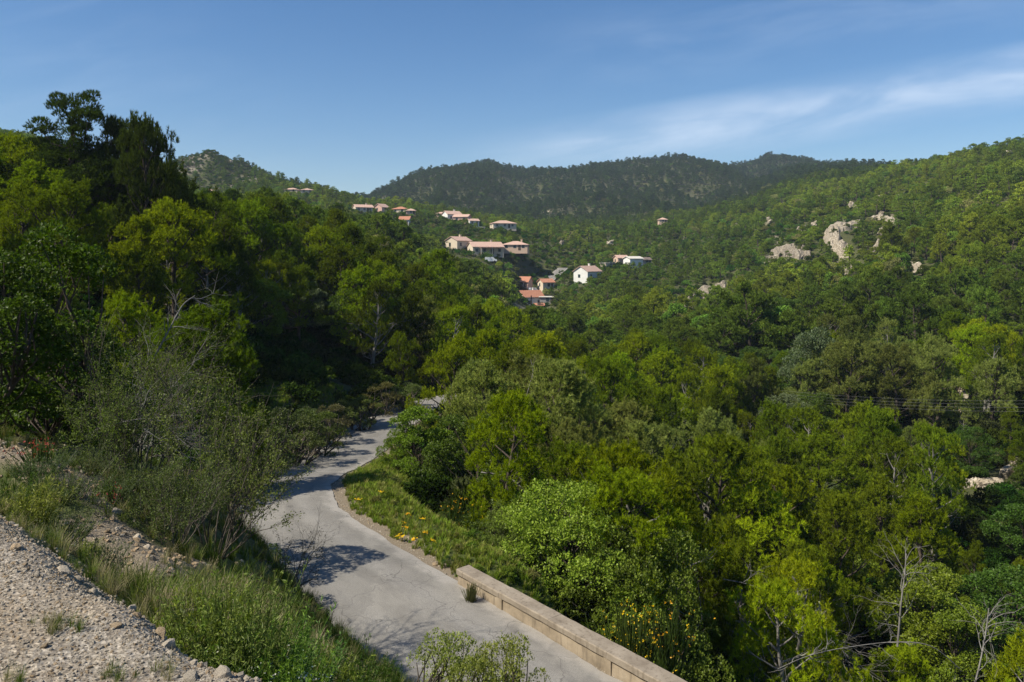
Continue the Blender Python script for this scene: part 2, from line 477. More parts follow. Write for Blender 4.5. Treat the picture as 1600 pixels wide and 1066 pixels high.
def H(x, y):
    x = np.atleast_1d(np.asarray(x, float)).ravel(); y = np.atleast_1d(np.asarray(y, float)).ravel()
    z = base_h(x, y)
    r = np.hypot(x, y)
    nm = np.ones(x.shape); kk = (y > 250) & (y < 560) & (np.abs(x) < 260)
    if kk.any():
        dm = np.full(kk.sum(), 1e9)
        for hx, hy, _ in HOUSE_SPOTS: dm = np.minimum(dm, np.hypot(x[kk] - hx, y[kk] - hy))
        nm[kk] = sstep(dm, 12, 70)
    z = z + nm * fbm(x / 60, y / 60, 3, 5) * 9 * sstep(r, 120, 700) + nm * fbm(x / 11, y / 11, 3, 9) * 1.6 * sstep(r, 20, 200) + fbm(x / 2.3, y / 2.3, 3, 2) * 0.4 * sstep(r, 3.5, 9)
    z = z + fbm(x / 160, y / 160, 3, 15) * 30 * sstep(r, 500, 1000)
    s = edge_s(x, y) + fbm(x / 0.7, y / 0.7, 3, 3) * 0.35
    pm = (1 - sstep(s, -0.25, 0.55)) * (1 - sstep(np.hypot(x, y), 10, 20)) * (1 - sstep(x, 1.5, 4))
    z = z * (1 - pm) + (-1.6 + fbm(x / 1.5, y / 1.5, 3, 8) * 0.08 + fbm(x / .25, y / .25, 2, 8) * 0.02) * pm
    # the gully between the lay-by and the rubble bank
    z = z - 0.42 * np.exp(-((s - 1.35) / 0.45) ** 2) * (1 - sstep(x, -3.2, -2.2)) * (1 - sstep(r, 11, 15))
    k = (y < 130) & (np.abs(x) < 60)
    if k.any():
        lat, zr, hw = near_road(x[k], y[k])
        a = np.abs(lat) - hw
        m = 1 - sstep(a, 0.35, 2.8)
        zk = z[k] * (1 - m) + (zr - 0.06) * m
        # verge right of the bend stays at road level for two metres
        verge = (lat > 0) & (y[k] > 22.5) & (y[k] < 40)
        mv = (1 - sstep(a, 1.8, 4.2)) * sstep(y[k], 22.8, 24.5) * (1 - sstep(y[k], 36, 40))
        zk = np.where(verge, np.where(a > 0.35, zk * (1 - mv) + (zr - 0.03 + 0.10 * sstep(a, 0.4, 1.6)) * mv, zk), zk)
        z[k] = zk
    return z

def rubble_w(x, y):
    ax, ay, bx, by = -7.6, 11.2, -3.2, 7.3
    t = np.clip(((x - ax) * (bx - ax) + (y - ay) * (by - ay)) / ((bx - ax) ** 2 + (by - ay) ** 2), 0, 1)
    d = np.hypot(x - ax - t * (bx - ax), y - ay - t * (by - ay))
    return 1 - sstep(d + fbm(x / 0.55, y / 0.55, 3, 21) * 1.9 + 0.9 * sstep(fbm(x / 1.6, y / 1.6, 2, 22), -.05, .12), 0.20, 0.6)
def ground_mesh():
    th = np.r_[np.linspace(R(90 + 52), R(90 - 52), 470), np.linspace(R(90 - 52), R(90 + 52 - 360), 88)[1:-1]]
    rr = 0.35 * np.exp(np.arange(0, 560) * 0.0167)
    T, RR = np.meshgrid(th, rr)
    x = (RR * np.cos(T)).ravel(); y = (RR * np.sin(T)).ravel()
    z = H(x, y)
    V = np.column_stack([x, y, z]); V = np.vstack([V, [[0, 0, -1.6]]])
    n = len(th); m = len(rr)
    i = np.arange(m - 1)[:, None] * n; j = np.arange(n)[None]; k = (j + 1) % n
    Q = np.stack([i + j, i + n + j, i + n + k, i + k], -1).reshape(-1, 4)[:, ::-1]
    T3 = np.stack([np.full(n, len(V) - 1), np.arange(n), (np.arange(n) + 1) % n], -1)[:, ::-1]
    x, y = V[:, 0], V[:, 1]; r = np.hypot(x, y)
    s = edge_s(x, y) + fbm(x / 0.7, y / 0.7, 3, 3) * 0.35
    wg = (1 - sstep(s, 0.0, 0.5)) * (1 - sstep(r, 12, 25))
    # rubble bank left of the lay-by and loose stones along the foot of the bank
    wr = rubble_w(x, y)
    lat, zr, hw = near_road(x, y)
    a = np.abs(lat) - hw
    wr = np.maximum(wr, (1 - sstep(a, 0.5, 1.1)) * (r < 130))
    wgrass = sstep(a, 0.4, 0.8) * (1 - sstep(a, 3, 6)) * (r < 90) * (lat > 0)
    wgrass = np.maximum(wgrass, (s > 0.3) * (r < 14) * 0.6)
    # bare limestone on the cone hill and here and there on the slopes
    cone = np.exp(-(((x + 225) / 75) ** 2 + ((y - 600) / 80) ** 2))
    wk = sstep(fbm(x / 26, y / 26, 4, 31) + cone * 0.12, 0.15, 0.27) * 0.8 * (1 - .75 * sstep(r, 640, 760)) * (r > 180)
    return mesh("ground", V, [Q, T3], [M['ground']], smooth=True,
                attrs={'w_gravel': ('POINT', wg), 'w_rubble': ('POINT', wr), 'w_grass': ('POINT', wgrass), 'w_rock': ('POINT', wk)})

def make_ground_mat():
    m, nt, out = newmat("hillside_ground"); g = NT(nt)
    co = g.n("ShaderNodeTexCoord").outputs["Object"]
    big = g.noise(0.05, 5, 0.6, co); mid = g.noise(0.6, 5, 0.6, co); fine = g.noise(9, 5, 0.65, co); vf = g.noise(60, 3, 0.6, co)
    soil = g.ramp(mid, [(0.3, (0.060, 0.050, 0.030)), (0.55, (0.085, 0.085, 0.035)), (0.75, (0.14, 0.12, 0.075))])
    scrub = g.ramp(big, [(0.35, (0.04, 0.055, 0.016)), (0.6, (0.07, 0.08, 0.025))])
    base = g.mix(g.rng(fine, 0.35, 0.65), soil, scrub)
    v = g.n("ShaderNodeTexVoronoi"); v.inputs["Scale"].default_value = 38; g.l(co, v.inputs["Vector"])
    v2 = g.n("ShaderNodeTexVoronoi"); v2.inputs["Scale"].default_value = 95; g.l(co, v2.inputs["Vector"])
    sx = g.n("ShaderNodeSeparateColor"); g.l(v.outputs["Color"], sx.inputs[0])
    sx2 = g.n("ShaderNodeSeparateColor"); g.l(v2.outputs["Color"], sx2.inputs[0])
    grav = g.mix(0.5, g.ramp(sx.outputs[0], [(0, (0.13, 0.11, 0.085)), (0.5, (0.26, 0.225, 0.175)), (1, (0.46, 0.41, 0.34))]),
                 g.ramp(sx2.outputs[0], [(0, (0.12, 0.10, 0.08)), (0.6, (0.27, 0.235, 0.19)), (1, (0.50, 0.45, 0.37))]))
    grav = g.mix(g.rng(mid, 0.45, 0.7), grav, g.mix(1.0, grav, (1.0, 0.88, 0.72), 'MULTIPLY'))
    rub = g.mix(g.rng(vf, 0.3, 0.7), (0.12, 0.095, 0.065), (0.26, 0.215, 0.155))
    grass = g.ramp(fine, [(0.3, (0.035, 0.050, 0.012)), (0.55, (0.065, 0.085, 0.02)), (0.75, (0.13, 0.12, 0.055))])
    rock = g.ramp(mid, [(0.3, (0.16, 0.13, 0.095)), (0.6, (0.30, 0.26, 0.20)), (0.8, (0.40, 0.36, 0.29))])
    c = g.mix(g.attr("w_rock").outputs["Fac"], base, rock)
    c = g.mix(g.attr("w_grass").outputs["Fac"], c, grass)
    c = g.mix(g.attr("w_rubble").outputs["Fac"], c, rub)
    c = g.mix(g.attr("w_gravel").outputs["Fac"], c, grav)
    h = g.math('ADD', g.math('MULTIPLY', v.outputs["Distance"], 1.0), g.math('MULTIPLY', fine, 0.6))
    g.l(g.principled(c, 0.95, g.bump(h, 0.6, 0.02), 0.15), out.inputs[0])
    return m
M['ground'] = make_ground_mat()
tag(put("ground", ground_mesh()), "rolling hillside ground of dry soil, gravel and scrub", kind="structure")

# ------------------------------------------------------------------ road
def make_road_mat():
    m, nt, out = newmat("worn_asphalt"); g = NT(nt)
    co = g.n("ShaderNodeTexCoord").outputs["Object"]
    u = g.attr("lateral").outputs["Fac"]; v = g.attr("along").outputs["Fac"]
    cx = g.n("ShaderNodeCombineXYZ"); g.l(u, cx.inputs[0]); g.l(g.math('MULTIPLY', v, 0.16), cx.inputs[1])
    streak = g.noise(2.2, 5, 0.6, cx.outputs[0], 0.3)
    fine = g.noise(45, 4, 0.7, co); mid = g.noise(1.1, 5, 0.62, co); grit = g.noise(140, 2, 0.6, co)
    c = g.ramp(mid, [(0.3, (0.175, 0.163, 0.143)), (0.7, (0.228, 0.212, 0.184))])
    c = g.mix(g.rng(streak, 0.40, 0.62, 0, 0.7), c, (0.32, 0.30, 0.262))
    c = g.mix(g.rng(g.noise(5.0, 5, 0.7, cx.outputs[0], 0.4), 0.5, 0.72, 0, 0.5), c, (0.11, 0.105, 0.098))
    # two paler wheel tracks
    au = g.math('ABSOLUTE', u)
    tr = g.math('SUBTRACT', 1.0, g.math('MINIMUM', g.math('DIVIDE', g.math('ABSOLUTE', g.math('SUBTRACT', au, 0.42)), 0.22), 1.0))
    c = g.mix(g.math('MULTIPLY', tr, 0.45), c, (0.30, 0.285, 0.26))
    c = g.mix(g.rng(fine, 0.38, 0.62, 0, 0.6), c, (0.12, 0.113, 0.10))
    c = g.mix(g.rng(grit, 0.52, 0.68, 0, 0.6), c, (0.42, 0.39, 0.34))
    # gravel dust gathered on the edges
    edge = g.rng(g.math('ADD', au, g.math('MULTIPLY', g.math('SUBTRACT', g.noise(1.6, 5, 0.65, co), 0.5), 0.7)), 0.74, 0.98)
    dust = g.mix(g.rng(grit, 0.35, 0.65), (0.26, 0.235, 0.20), (0.43, 0.40, 0.355))
    c = g.mix(g.math('MULTIPLY', edge, 0.85), c, dust)
    # dark patch repairs and crack lines
    vo = g.n("ShaderNodeTexVoronoi"); vo.feature = 'DISTANCE_TO_EDGE'; vo.inputs["Scale"].default_value = 0.55
    nn = g.n("ShaderNodeTexNoise"); nn.inputs["Scale"].default_value = 1.5; g.l(co, nn.inputs["Vector"])
    ad = g.n("ShaderNodeVectorMath"); ad.operation = 'ADD'; g.l(co, ad.inputs[0]); g.l(nn.outputs["Color"], ad.inputs[1])
    g.l(ad.outputs[0], vo.inputs["Vector"])
    c = g.mix(g.rng(vo.outputs["Distance"], 0.0, 0.012, 0.55, 0.0), c, (0.07, 0.065, 0.06))
    patch = g.n('ShaderNodeTexVoronoi'); patch.inputs['Scale'].default_value = 0.28; g.l(ad.outputs[0], patch.inputs['Vector'])
    psep = g.n('ShaderNodeSeparateColor'); g.l(patch.outputs['Color'], psep.inputs[0])
    c = g.mix(g.rng(psep.outputs[0], 0.6, 0.62, 0, .22), c, (0.12, 0.115, 0.105))
    g.l(g.principled(c, 0.9, g.bump(g.math('ADD', fine, grit), 0.5, 0.01), 0.25), out.inputs[0])
    return m
M['road'] = make_road_mat()
def strip(P, Wd, ncols, mat, name, lift=0.0, rag=0.0, seed=0):
    T = np.gradient(P[:, :2], axis=0); T /= np.linalg.norm(T, axis=1, keepdims=True)
    N = np.column_stack([T[:, 1], -T[:, 0]])
    u = np.linspace(-1, 1, ncols)
    al = np.r_[0, np.cumsum(np.linalg.norm(np.diff(P[:, :2], axis=0), axis=1))]
    V = []; 
    wob = np.column_stack([fbm(al / 1.3, al * 0 + 3, 3, seed) * rag, fbm(al / 1.3, al * 0 + 9, 3, seed + 4) * rag])
    for j, uu in enumerate(u):
        w = Wd / 2 + (wob[:, 0] if uu < 0 else wob[:, 1]) * abs(uu)
        xy = P[:, :2] + N * (uu * w)[:, None]
        z = P[:, 2] + lift + 0.03 * (1 - uu * uu) - 0.02 * (abs(uu) > 0.97)
        V.append(np.column_stack([xy, z]))
    V = np.stack(V, 1).reshape(-1, 3)
    n = len(P); i = np.arange(n - 1)[:, None] * ncols; j = np.arange(ncols - 1)[None]
    Q = np.stack([i + j, i + j + 1, i + ncols + j + 1, i + ncols + j], -1).reshape(-1, 4)
    return mesh(name, V, Q, [mat], smooth=True, attrs={'lateral': ('POINT', np.tile(u, n)), 'along': ('POINT', np.repeat(al, ncols))})
_f = catmull(np.column_stack([RC, RW]), 3)
tag(put("road", strip(_f[:, :3], _f[:, 3], 15, M['road'], "road", 0.0, 0.28)), "narrow worn grey road bending through the valley", kind="structure")

# ------------------------------------------------------------------ concrete parapet beside the road
def make_concrete(name, c1, c2, c3, streaks=True):
    m, nt, out = newmat(name); g = NT(nt)
    co = g.n("ShaderNodeTexCoord").outputs["Object"]
    f = g.noise(1.8, 6, 0.65, co); fine = g.noise(40, 4, 0.7, co)
    mp = g.n("ShaderNodeMapping"); mp.inputs["Scale"].default_value = (3, 3, 0.35); g.l(co, mp.inputs[0])
    st = g.noise(3.5, 4, 0.6, mp.outputs[0])
    c = g.ramp(f, [(0.3, c1), (0.55, c2), (0.8, c3)])
    if streaks: c = g.mix(g.rng(st, 0.52, 0.72, 0, 0.7), c, (0.13, 0.105, 0.075))
    c = g.mix(g.rng(fine, 0.5, 0.8, 0, 0.4), c, (0.17, 0.14, 0.11))
    g.l(g.principled(c, 0.92, g.bump(g.math('ADD', g.math('MULTIPLY', fine, 0.4), f), 0.5, 0.02), 0.2), out.inputs[0])
    return m
M['coping'] = make_concrete("coping_concrete", (0.19, 0.155, 0.115), (0.28, 0.235, 0.18), (0.35, 0.30, 0.235), True)
M['parapet'] = make_concrete("parapet_concrete", (0.20, 0.16, 0.11), (0.31, 0.25, 0.175), (0.42, 0.35, 0.255))
def build_parapet():
    p0 = np.array([-1.60, 23.08]); dr = np.array([0.614, -0.789])
    ang = math.atan2(dr[1], dr[0])
    root = thing("parapet_wall", "long low concrete parapet wall with stained face along the road edge", "wall", (p0[0], p0[1], -9.62), ang)
    rng = random.Random(4)
    x = 0.0; k = 0
    while x < 30:
        L = 2.05 + rng.uniform(-0.05, 0.05)
        b = MB(); dz = rng.uniform(-0.006, 0.006)
        n = 9
        xs = np.linspace(x + 0.003, x + L - 0.003, n)
        # wall face panel with a slightly battered foot and small buttress pier at each third joint
        prof = [(0.06, -0.9), (0.03, 0.02), (0.045, 0.40), (0.41, 0.40), (0.41, -0.9)]
        V = []
        for xx in xs:
            for (yy, zz) in prof:
                V.append((xx, yy + (rng.uniform(-.006, .006) if yy < .1 else 0), zz + dz))
        m = len(prof); Q = []
        for i in range(n - 1):
            for j in range(m):
                jj = (j + 1) % m
                Q.append((i * m + j, i * m + jj, (i + 1) * m + jj, (i + 1) * m + j))
        b.add(V, Q, None)
        e0 = list(range(m)); e1 = [(n - 1) * m + i for i in range(m)]
        b.T.append(np.array([(e0[0], e0[i + 1], e0[i]) for i in range(1, m - 1)] + [(e1[0], e1[i], e1[i + 1]) for i in range(1, m - 1)]))
        put("panel", b.mesh("panel", [M['parapet']]), root)
        # coping block
        b = MB()
        prof = [(-0.012, 0.405), (-0.018, 0.535), (0.004, 0.56), (0.43, 0.57), (0.45, 0.55), (0.45, 0.405)]
        V = []; m = len(prof)
        for xx in xs:
            for (yy, zz) in prof:
                V.append((xx, yy + rng.uniform(-.006, .006), zz + dz + rng.uniform(-.006, .006)))
        Q = []
        for i in range(n - 1):
            for j in range(m):
                jj = (j + 1) % m
                Q.append((i * m + j, i * m + jj, (i + 1) * m + jj, (i + 1) * m + j))
        b.add(V, Q)
        e0 = list(range(m)); e1 = [(n - 1) * m + i for i in range(m)]
        b.T.append(np.array([(e0[0], e0[i + 1], e0[i]) for i in range(1, m - 1)] + [(e1[0], e1[i], e1[i + 1]) for i in range(1, m - 1)]))
        put("coping_block", b.mesh("coping_block", [M['coping']]), root)
        if k % 2 == 1:
            b = MB(); b.box(x - 0.12, x + 0.12, 0.005, 0.06, -0.2, 0.398)
            put("pilaster", b.mesh("pilaster", [M['parapet']]), root)
        x += L; k += 1
build_parapet()

# ------------------------------------------------------------------ growing trees
def unit(v): return v / (np.linalg.norm(v, axis=-1, keepdims=True) + 1e-9)

def blades(rng, P, D, per, ln, wd, spread, flat=0.0):
    """per thin triangles around each shoot P pointing along D"""
    n = len(P)
    P = np.repeat(P, per, 0); D = np.repeat(D, per, 0)
    d = unit(D + rng.normal(0, spread, P.shape))
    s = unit(np.cross(d, rng.normal(0, 1, P.shape)))
    L = ln * rng.uniform(0.7, 1.25, (len(P), 1)); w = wd * rng.uniform(0.7, 1.3, (len(P), 1))
    b = P - d * L * 0.15
    V = np.stack([b - s * w * 0.5, b + s * w * 0.5, b + d * L], 1).reshape(-1, 3)
    F = np.arange(len(V)).reshape(-1, 3)
    r = np.clip(np.repeat(rng.uniform(0, 1, n), per) * 0.6 + rng.uniform(0, 0.4, n * per), 0, 1)
    return V, F, r

def leaf_quads(rng, P, D, per, ln, wd, spread, off):
    n = len(P)
    P = np.repeat(P, per, 0) + rng.normal(0, off, (n * per, 3)); D = np.repeat(D, per, 0)
    d = unit(D + rng.normal(0, spread, P.shape))
    nn = unit(rng.normal(0, 0.7, P.shape) + np.array([0, 0, 0.7]) + D * 0.5)
    s = unit(np.cross(d, nn)); up = np.cross(s, d)
    L = ln * rng.uniform(0.6, 1.25, (len(P), 1)); w = wd * rng.uniform(0.7, 1.2, (len(P), 1))
    V = np.stack([P, P + d * L * 0.5 + s * w * 0.5 - up * L * 0.05, P + d * L - up * L * .18, P + d * L * 0.5 - s * w * 0.5 - up * L * 0.05], 1).reshape(-1, 3)
    F = np.arange(len(V)).reshape(-1, 4)
    r = np.clip(np.repeat(rng.uniform(0, 1, n), per) * 0.6 + rng.uniform(0, 0.4, n * per), 0, 1)
    return V, F, r

def bend(rng, p, d, L, n, wob, up=0.0):
    pts = [np.array(p, float)]; d = unit(np.array(d, float))
    for i in range(n):
        d = unit(d + rng.normal(0, wob, 3) + np.array([0, 0, up]))
        pts.append(pts[-1] + d * L / n)
    return np.array(pts), d

def puff(rng, c, rad, n, squash=0.75):
    """shoots over the upper and outer skin of a foliage puff"""
    q = unit(rng.normal(0, 1, (n, 3))); q[:, 2] = np.abs(q[:, 2]) * 1.0 - 0.35 * (rng.random(n) < 0.35)
    q = unit(q)
    rr = rad * rng.uniform(0.55, 1.0, (n, 1)) ** 0.6
    P = c + q * rr * np.array([1, 1, squash])
    D = unit(q * 0.8 + np.array([0, 0, 0.95]))
    return P, D

def make_pine(seed, height=8.0, crown_from=0.25, width=2.6, bare=False, shoots=2300, per=9, ln=0.22, wd=0.027, lean=0.04, nl=22, sparse=1.0):
    rng = np.random.default_rng(seed)
    wood = MB(); 
    P, _ = bend(rng, (0, 0, -0.4), (rng.normal(0, lean), rng.normal(0, lean), 1), height * 0.97 + 0.4, 9, 0.05, 0.06)
    P[:, 2] = np.linspace(-0.4, height * 0.97, len(P))
    tr = 0.02 * height + 0.03
    wood.tube(P, np.linspace(tr, 0.025, len(P)), 7)
    cents = []
    for i in range(nl):
        t = crown_from + (1 - crown_from) * ((i + rng.uniform(0, 0.9)) / nl)
        z = t * height; k = np.interp(z, P[:, 2], np.arange(len(P))); k0 = min(int(k), len(P) - 2)
        b = P[k0] + (P[k0 + 1] - P[k0]) * (k - k0)
        tt = (t - crown_from) / (1 - crown_from)
        prof = (math.sin(math.pi * min(1, (tt * 0.80 + 0.22))) ** 0.75)
        L = width * prof * rng.uniform(0.65, 1.12)
        if L < 0.25: L = 0.25
        a = i * 2.4 + rng.uniform(-0.5, 0.5)
        d = np.array([math.cos(a), math.sin(a), rng.uniform(0.05, 0.5) + tt * 0.8])
        Q, dd = bend(rng, b, d, L, 4, 0.13, 0.10)
        wood.tube(Q, np.linspace(0.022 + 0.018 * L, 0.012, 5), 4)
        cents.append((Q[-1], 0.34 + 0.13 * L, 1.0))
        for j in range(int(2 + L * 1.4)):
            f = rng.uniform(0.45, 0.95); q = Q[0] + (Q[-1] - Q[0]) * f + (Q[2] - (Q[0] + Q[-1]) / 2) * (1 - abs(2 * f - 1))
            sd_ = unit(dd + rng.normal(0, 0.7, 3) + np.array([0, 0, 0.25]))
            S, _ = bend(rng, q, sd_, L * rng.uniform(0.25, 0.45) + 0.15, 3, 0.15, 0.12)
            wood.tube(S, np.linspace(0.018, 0.006, 4), 3)
            cents.append((S[-1], rng.uniform(0.26, 0.48), 0.7))
    # dead stubs under the crown
    for i in range(9):
        z = rng.uniform(crown_from * 0.35, crown_from * 1.1 + 0.15) * height; k = int(np.interp(z, P[:, 2], np.arange(len(P))))
        b = P[min(k, len(P) - 1)]; a = rng.uniform(0, 6.28)
        Q, _ = bend(rng, (b[0], b[1], z), (math.cos(a), math.sin(a), rng.uniform(-.3, .3)), rng.uniform(0.5, 1.6), 3, 0.25, -0.03)
        wood.tube(Q, np.linspace(0.02, 0.004, 4), 3)
    wsum = sum(c[1] ** 2 * c[2] for c in cents)
    PP, DD = [], []
    for c, r, w in cents:
        n = max(4, int(shoots * 0.8 * r * r * w / wsum * sparse))
        p, d = puff(rng, c, r * 0.92, n); PP.append(p); DD.append(d)
        for _ in range(3):   # upright leader shoots
            e = c + rng.normal(0, r * 0.45, 3) * np.array([1, 1, .3]) + np.array([0, 0, r * .35]); k = 7
            q = e + np.linspace(0, rng.uniform(.25, .5), k)[:, None] * unit(np.array([rng.normal(0, .25), rng.normal(0, .25), 1.0])) + rng.normal(0, .03, (k, 3))
            PP.append(q); DD.append(np.tile(np.array([0, 0, 1.0]), (k, 1)) + rng.normal(0, .35, (k, 3)))
    PP = np.concatenate(PP); DD = np.concatenate(DD)
    V, F, r = blades(rng, PP, DD, per, ln, wd, 0.36)
    return wood.arrays(), (V, F, r)

def grow(rng, mb, p, d, L, r, lev, tips, kids=(3, 5), ang=0.7, shrink=0.62, up=0.05, wob=0.12, sides=5, tipat=0):
    n = 5 if lev > 1 else 3
    Q, dd = bend(rng, p, d, L, n, wob, up)
    mb.tube(Q, np.linspace(r, r * 0.45, n + 1), max(3, sides))
    if lev <= tipat: tips.append((Q[-1], dd, L))
    if lev == 0: return
    for i in range(rng.integers(kids[0], kids[1] + 1)):
        f = rng.uniform(0.35, 1.0) if i else 1.0
        k = f * n; k0 = min(int(k), n - 1); q = Q[k0] + (Q[k0 + 1] - Q[k0]) * (k - k0)
        loc = unit(Q[k0 + 1] - Q[k0])
        side = unit(np.cross(loc, rng.normal(0, 1, 3)))
        a = ang * rng.uniform(0.5, 1.2) * (0.45 if i == 0 else 1)
        grow(rng, mb, q, loc * math.cos(a) + side * math.sin(a), L * shrink * rng.uniform(0.75, 1.2), r * 0.5 * (1.15 if i == 0 else 1), lev - 1, tips, kids, ang, shrink, up, wob, sides - 1, tipat)

def make_broadleaf(seed, height=6.0, width=2.6, base=0.18, leaves=9000, ln=0.13, wd=0.085, stems=1, lumps=26, dense=1.0):
    rng = np.random.default_rng(seed)
    wood = MB(); cents = []
    for s in range(stems):
        a0 = rng.uniform(0, 6.28); le = 0.0 if stems == 1 else 0.35
        P, _ = bend(rng, (0.1 * s * math.cos(a0), 0.1 * s * math.sin(a0), -0.4), (le * math.cos(a0), le * math.sin(a0), 1), height * 0.72, 7, 0.09, 0.05)
        wood.tube(P, np.linspace(0.02 * height / math.sqrt(stems) + 0.02, 0.03, len(P)), 6)
        for i in range(max(3, lumps // stems)):
            t = base + (1 - base) * rng.uniform(0, 1) ** 0.8
            z = t * height
            prof = math.sqrt(max(0.05, 1 - ((t - base - 0.42 * (1 - base)) / (0.60 * (1 - base))) ** 2))
            a = rng.uniform(0, 6.28); rr = width * prof * rng.uniform(0.45, 1.0)
            c = np.array([math.cos(a) * rr, math.sin(a) * rr, z]) + P[-1] * np.array([0.35, 0.35, 0]) 
            k = min(len(P) - 1, max(1, int((z * 0.62) / (height * 0.72) * len(P))))
            b = P[k]; mid = (b + c) / 2 + rng.normal(0, 0.15, 3)
            Q = np.array([b, mid, c]); wood.tube(Q, [0.035, 0.022, 0.008], 4)
            cents.append((c, rng.uniform(0.36, 0.62) * width / 2.0))
    ws = sum(r * r for _, r in cents); PP, DD = [], []
    per = 5
    for c, r in cents:
        n = int(leaves / per * r * r / ws * dense) + 2
        p, d = puff(rng, c, r, n, 0.8); PP.append(p); DD.append(d)
    V, F, r = leaf_quads(rng, np.concatenate(PP), np.concatenate(DD), per, ln, wd, 0.7, ln * 0.45)
    return wood.arrays(), (V, F, r)

def make_far_tree(seed, kind):
    """far trees, a handful of pixels tall, crowns still built of many small faces"""
    rng = np.random.default_rng(seed)
    wood = MB(); wood.tube(np.array([(0, 0, -0.1), (rng.normal(0, .02), rng.normal(0, .02), 0.4), (0, 0, 0.85)]), [0.03, 0.022, 0.008], 4)
    if kind == 'pine':
        n = 30; t = rng.uniform(0.24, 1.0, n); pr = np.sin(np.pi * np.clip(t * 0.72 + 0.24, 0, 1)) ** 0.8 * 0.30
        a = rng.uniform(0, 6.28, n); rr = pr * rng.uniform(0.3, 1.0, n)
        C = np.column_stack([np.cos(a) * rr, np.sin(a) * rr, t * 0.94]); rad = rng.uniform(0.055, 0.11, n); per = 40; ln, wd = 0.055, 0.022
    elif kind == 'round':
        n = 28; q = unit(rng.normal(0, 1, (n, 3))); q[:, 2] = np.abs(q[:, 2]) * 0.9
        C = q * np.array([0.42, 0.42, 0.52]) * rng.uniform(0.5, 1, (n, 1)) + np.array([0, 0, 0.32]); rad = rng.uniform(0.10, 0.17, n); per = 42; ln, wd = 0.06, 0.036
    else:  # cypress
        n = 20; t = np.linspace(0.05, 1, n); rr = 0.05 * np.sin(np.pi * np.clip(t * .8 + .2, 0, 1)); a = rng.uniform(0, 6.28, n)
        C = np.column_stack([np.cos(a) * rr, np.sin(a) * rr, t * 0.93]); rad = np.full(n, 0.055); per = 24; ln, wd = 0.06, 0.03
    PP, DD = [], []
    for c, r in zip(C, rad):
        p, d = puff(rng, c, r, per, 0.8); PP.append(p); DD.append(d)
    V, F, r = blades(rng, np.concatenate(PP), np.concatenate(DD), 1, ln, wd, 0.6)
    Vw, Fw = wood.arrays()
    nq = sum(len(f) for f in Fw)
    return mesh("woodland_source", np.vstack([Vw, V]), Fw + [F + len(Vw)], [M['bark'], M['mass']],
                fmat=np.r_[np.zeros(nq, int), np.ones(len(F), int)], attrs={'rnd': ('FACE', np.r_[np.zeros(nq), r])})

def join_tree(name, tree, m_wood, m_leaf):
    (Vw, Fw), (V, F, r) = tree
    nq = sum(len(f) for f in Fw)
    return mesh(name, np.vstack([Vw, V]), Fw + [F + len(Vw)], [m_wood, m_leaf],
                fmat=np.r_[np.zeros(nq, int), np.ones(len(F), int)], attrs={'rnd': ('FACE', np.r_[np.zeros(nq), r])})

class Kind:
    """trunk and crown meshes of one variant"""
    def __init__(s, name, tree, m_wood, m_leaf, h):
        (Vw, Fw), (V, F, r) = tree
        s.wood = mesh("trunk", Vw, Fw, [m_wood], smooth=True)
        s.crown = mesh("crown", V, F, [m_leaf], attrs={'rnd': ('FACE', r)})
        s.h = h

PINES = [Kind("pine", make_pine(100 + i, 8.0, cf, w, shoots=sh, per=13, nl=nl, sparse=1.0), M['bark'], M['needles'], 8.0)
         for i, (cf, w, nl, sh) in enumerate([(0.10, 2.5, 30, 3900), (0.12, 2.2, 26, 3300), (0.06, 2.8, 32, 4200), (0.16, 2.4, 26, 3300), (0.10, 2.0, 28, 3200), (0.08, 2.6, 30, 3900), (0.2, 2.7, 26, 3500)])]
THIN = [Kind("pine", make_pine(140 + i, 8.0, 0.18, 2.3, shoots=1250, per=12, nl=22), M['deadwood'], M['needles'], 8.0) for i in range(3)]
OAKS = [Kind("oak", make_broadleaf(200 + i, 6.0, w, 0.12, int(lv * 2.2), 0.115, 0.08, 1, 40), M['bark'], M['leaves'], 6.0)
        for i, (w, lv) in enumerate([(2.4, 9500), (2.8, 11000), (2.1, 8500), (2.6, 9500)])]

GOLD = []
def tree_at(kinds, rng, x, y, h, name, label, cat, tint, group, wide=1.0, z=None, sink=0.05):
    k = kinds[rng.integers(len(kinds))] if isinstance(kinds, list) else kinds
    z = float(H(x, y)[0]) if z is None else z
    s = h / k.h
    o = thing(name, label, cat, (x, y, z - sink), rng.uniform(0, 6.28), group, (s * wide, s * wide, s))
    put("trunk", k.wood, o)
    c = put("crown", k.crown, o); c.color = (*tint, 1)
    GOLD.append((x, y, h))
    return o

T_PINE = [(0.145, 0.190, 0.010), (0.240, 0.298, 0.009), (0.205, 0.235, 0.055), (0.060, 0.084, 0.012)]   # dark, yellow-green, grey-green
T_OAK = [(0.074, 0.128, 0.014), (0.145, 0.205, 0.014), (0.13, 0.165, 0.075)]    # deep, bright, silvery

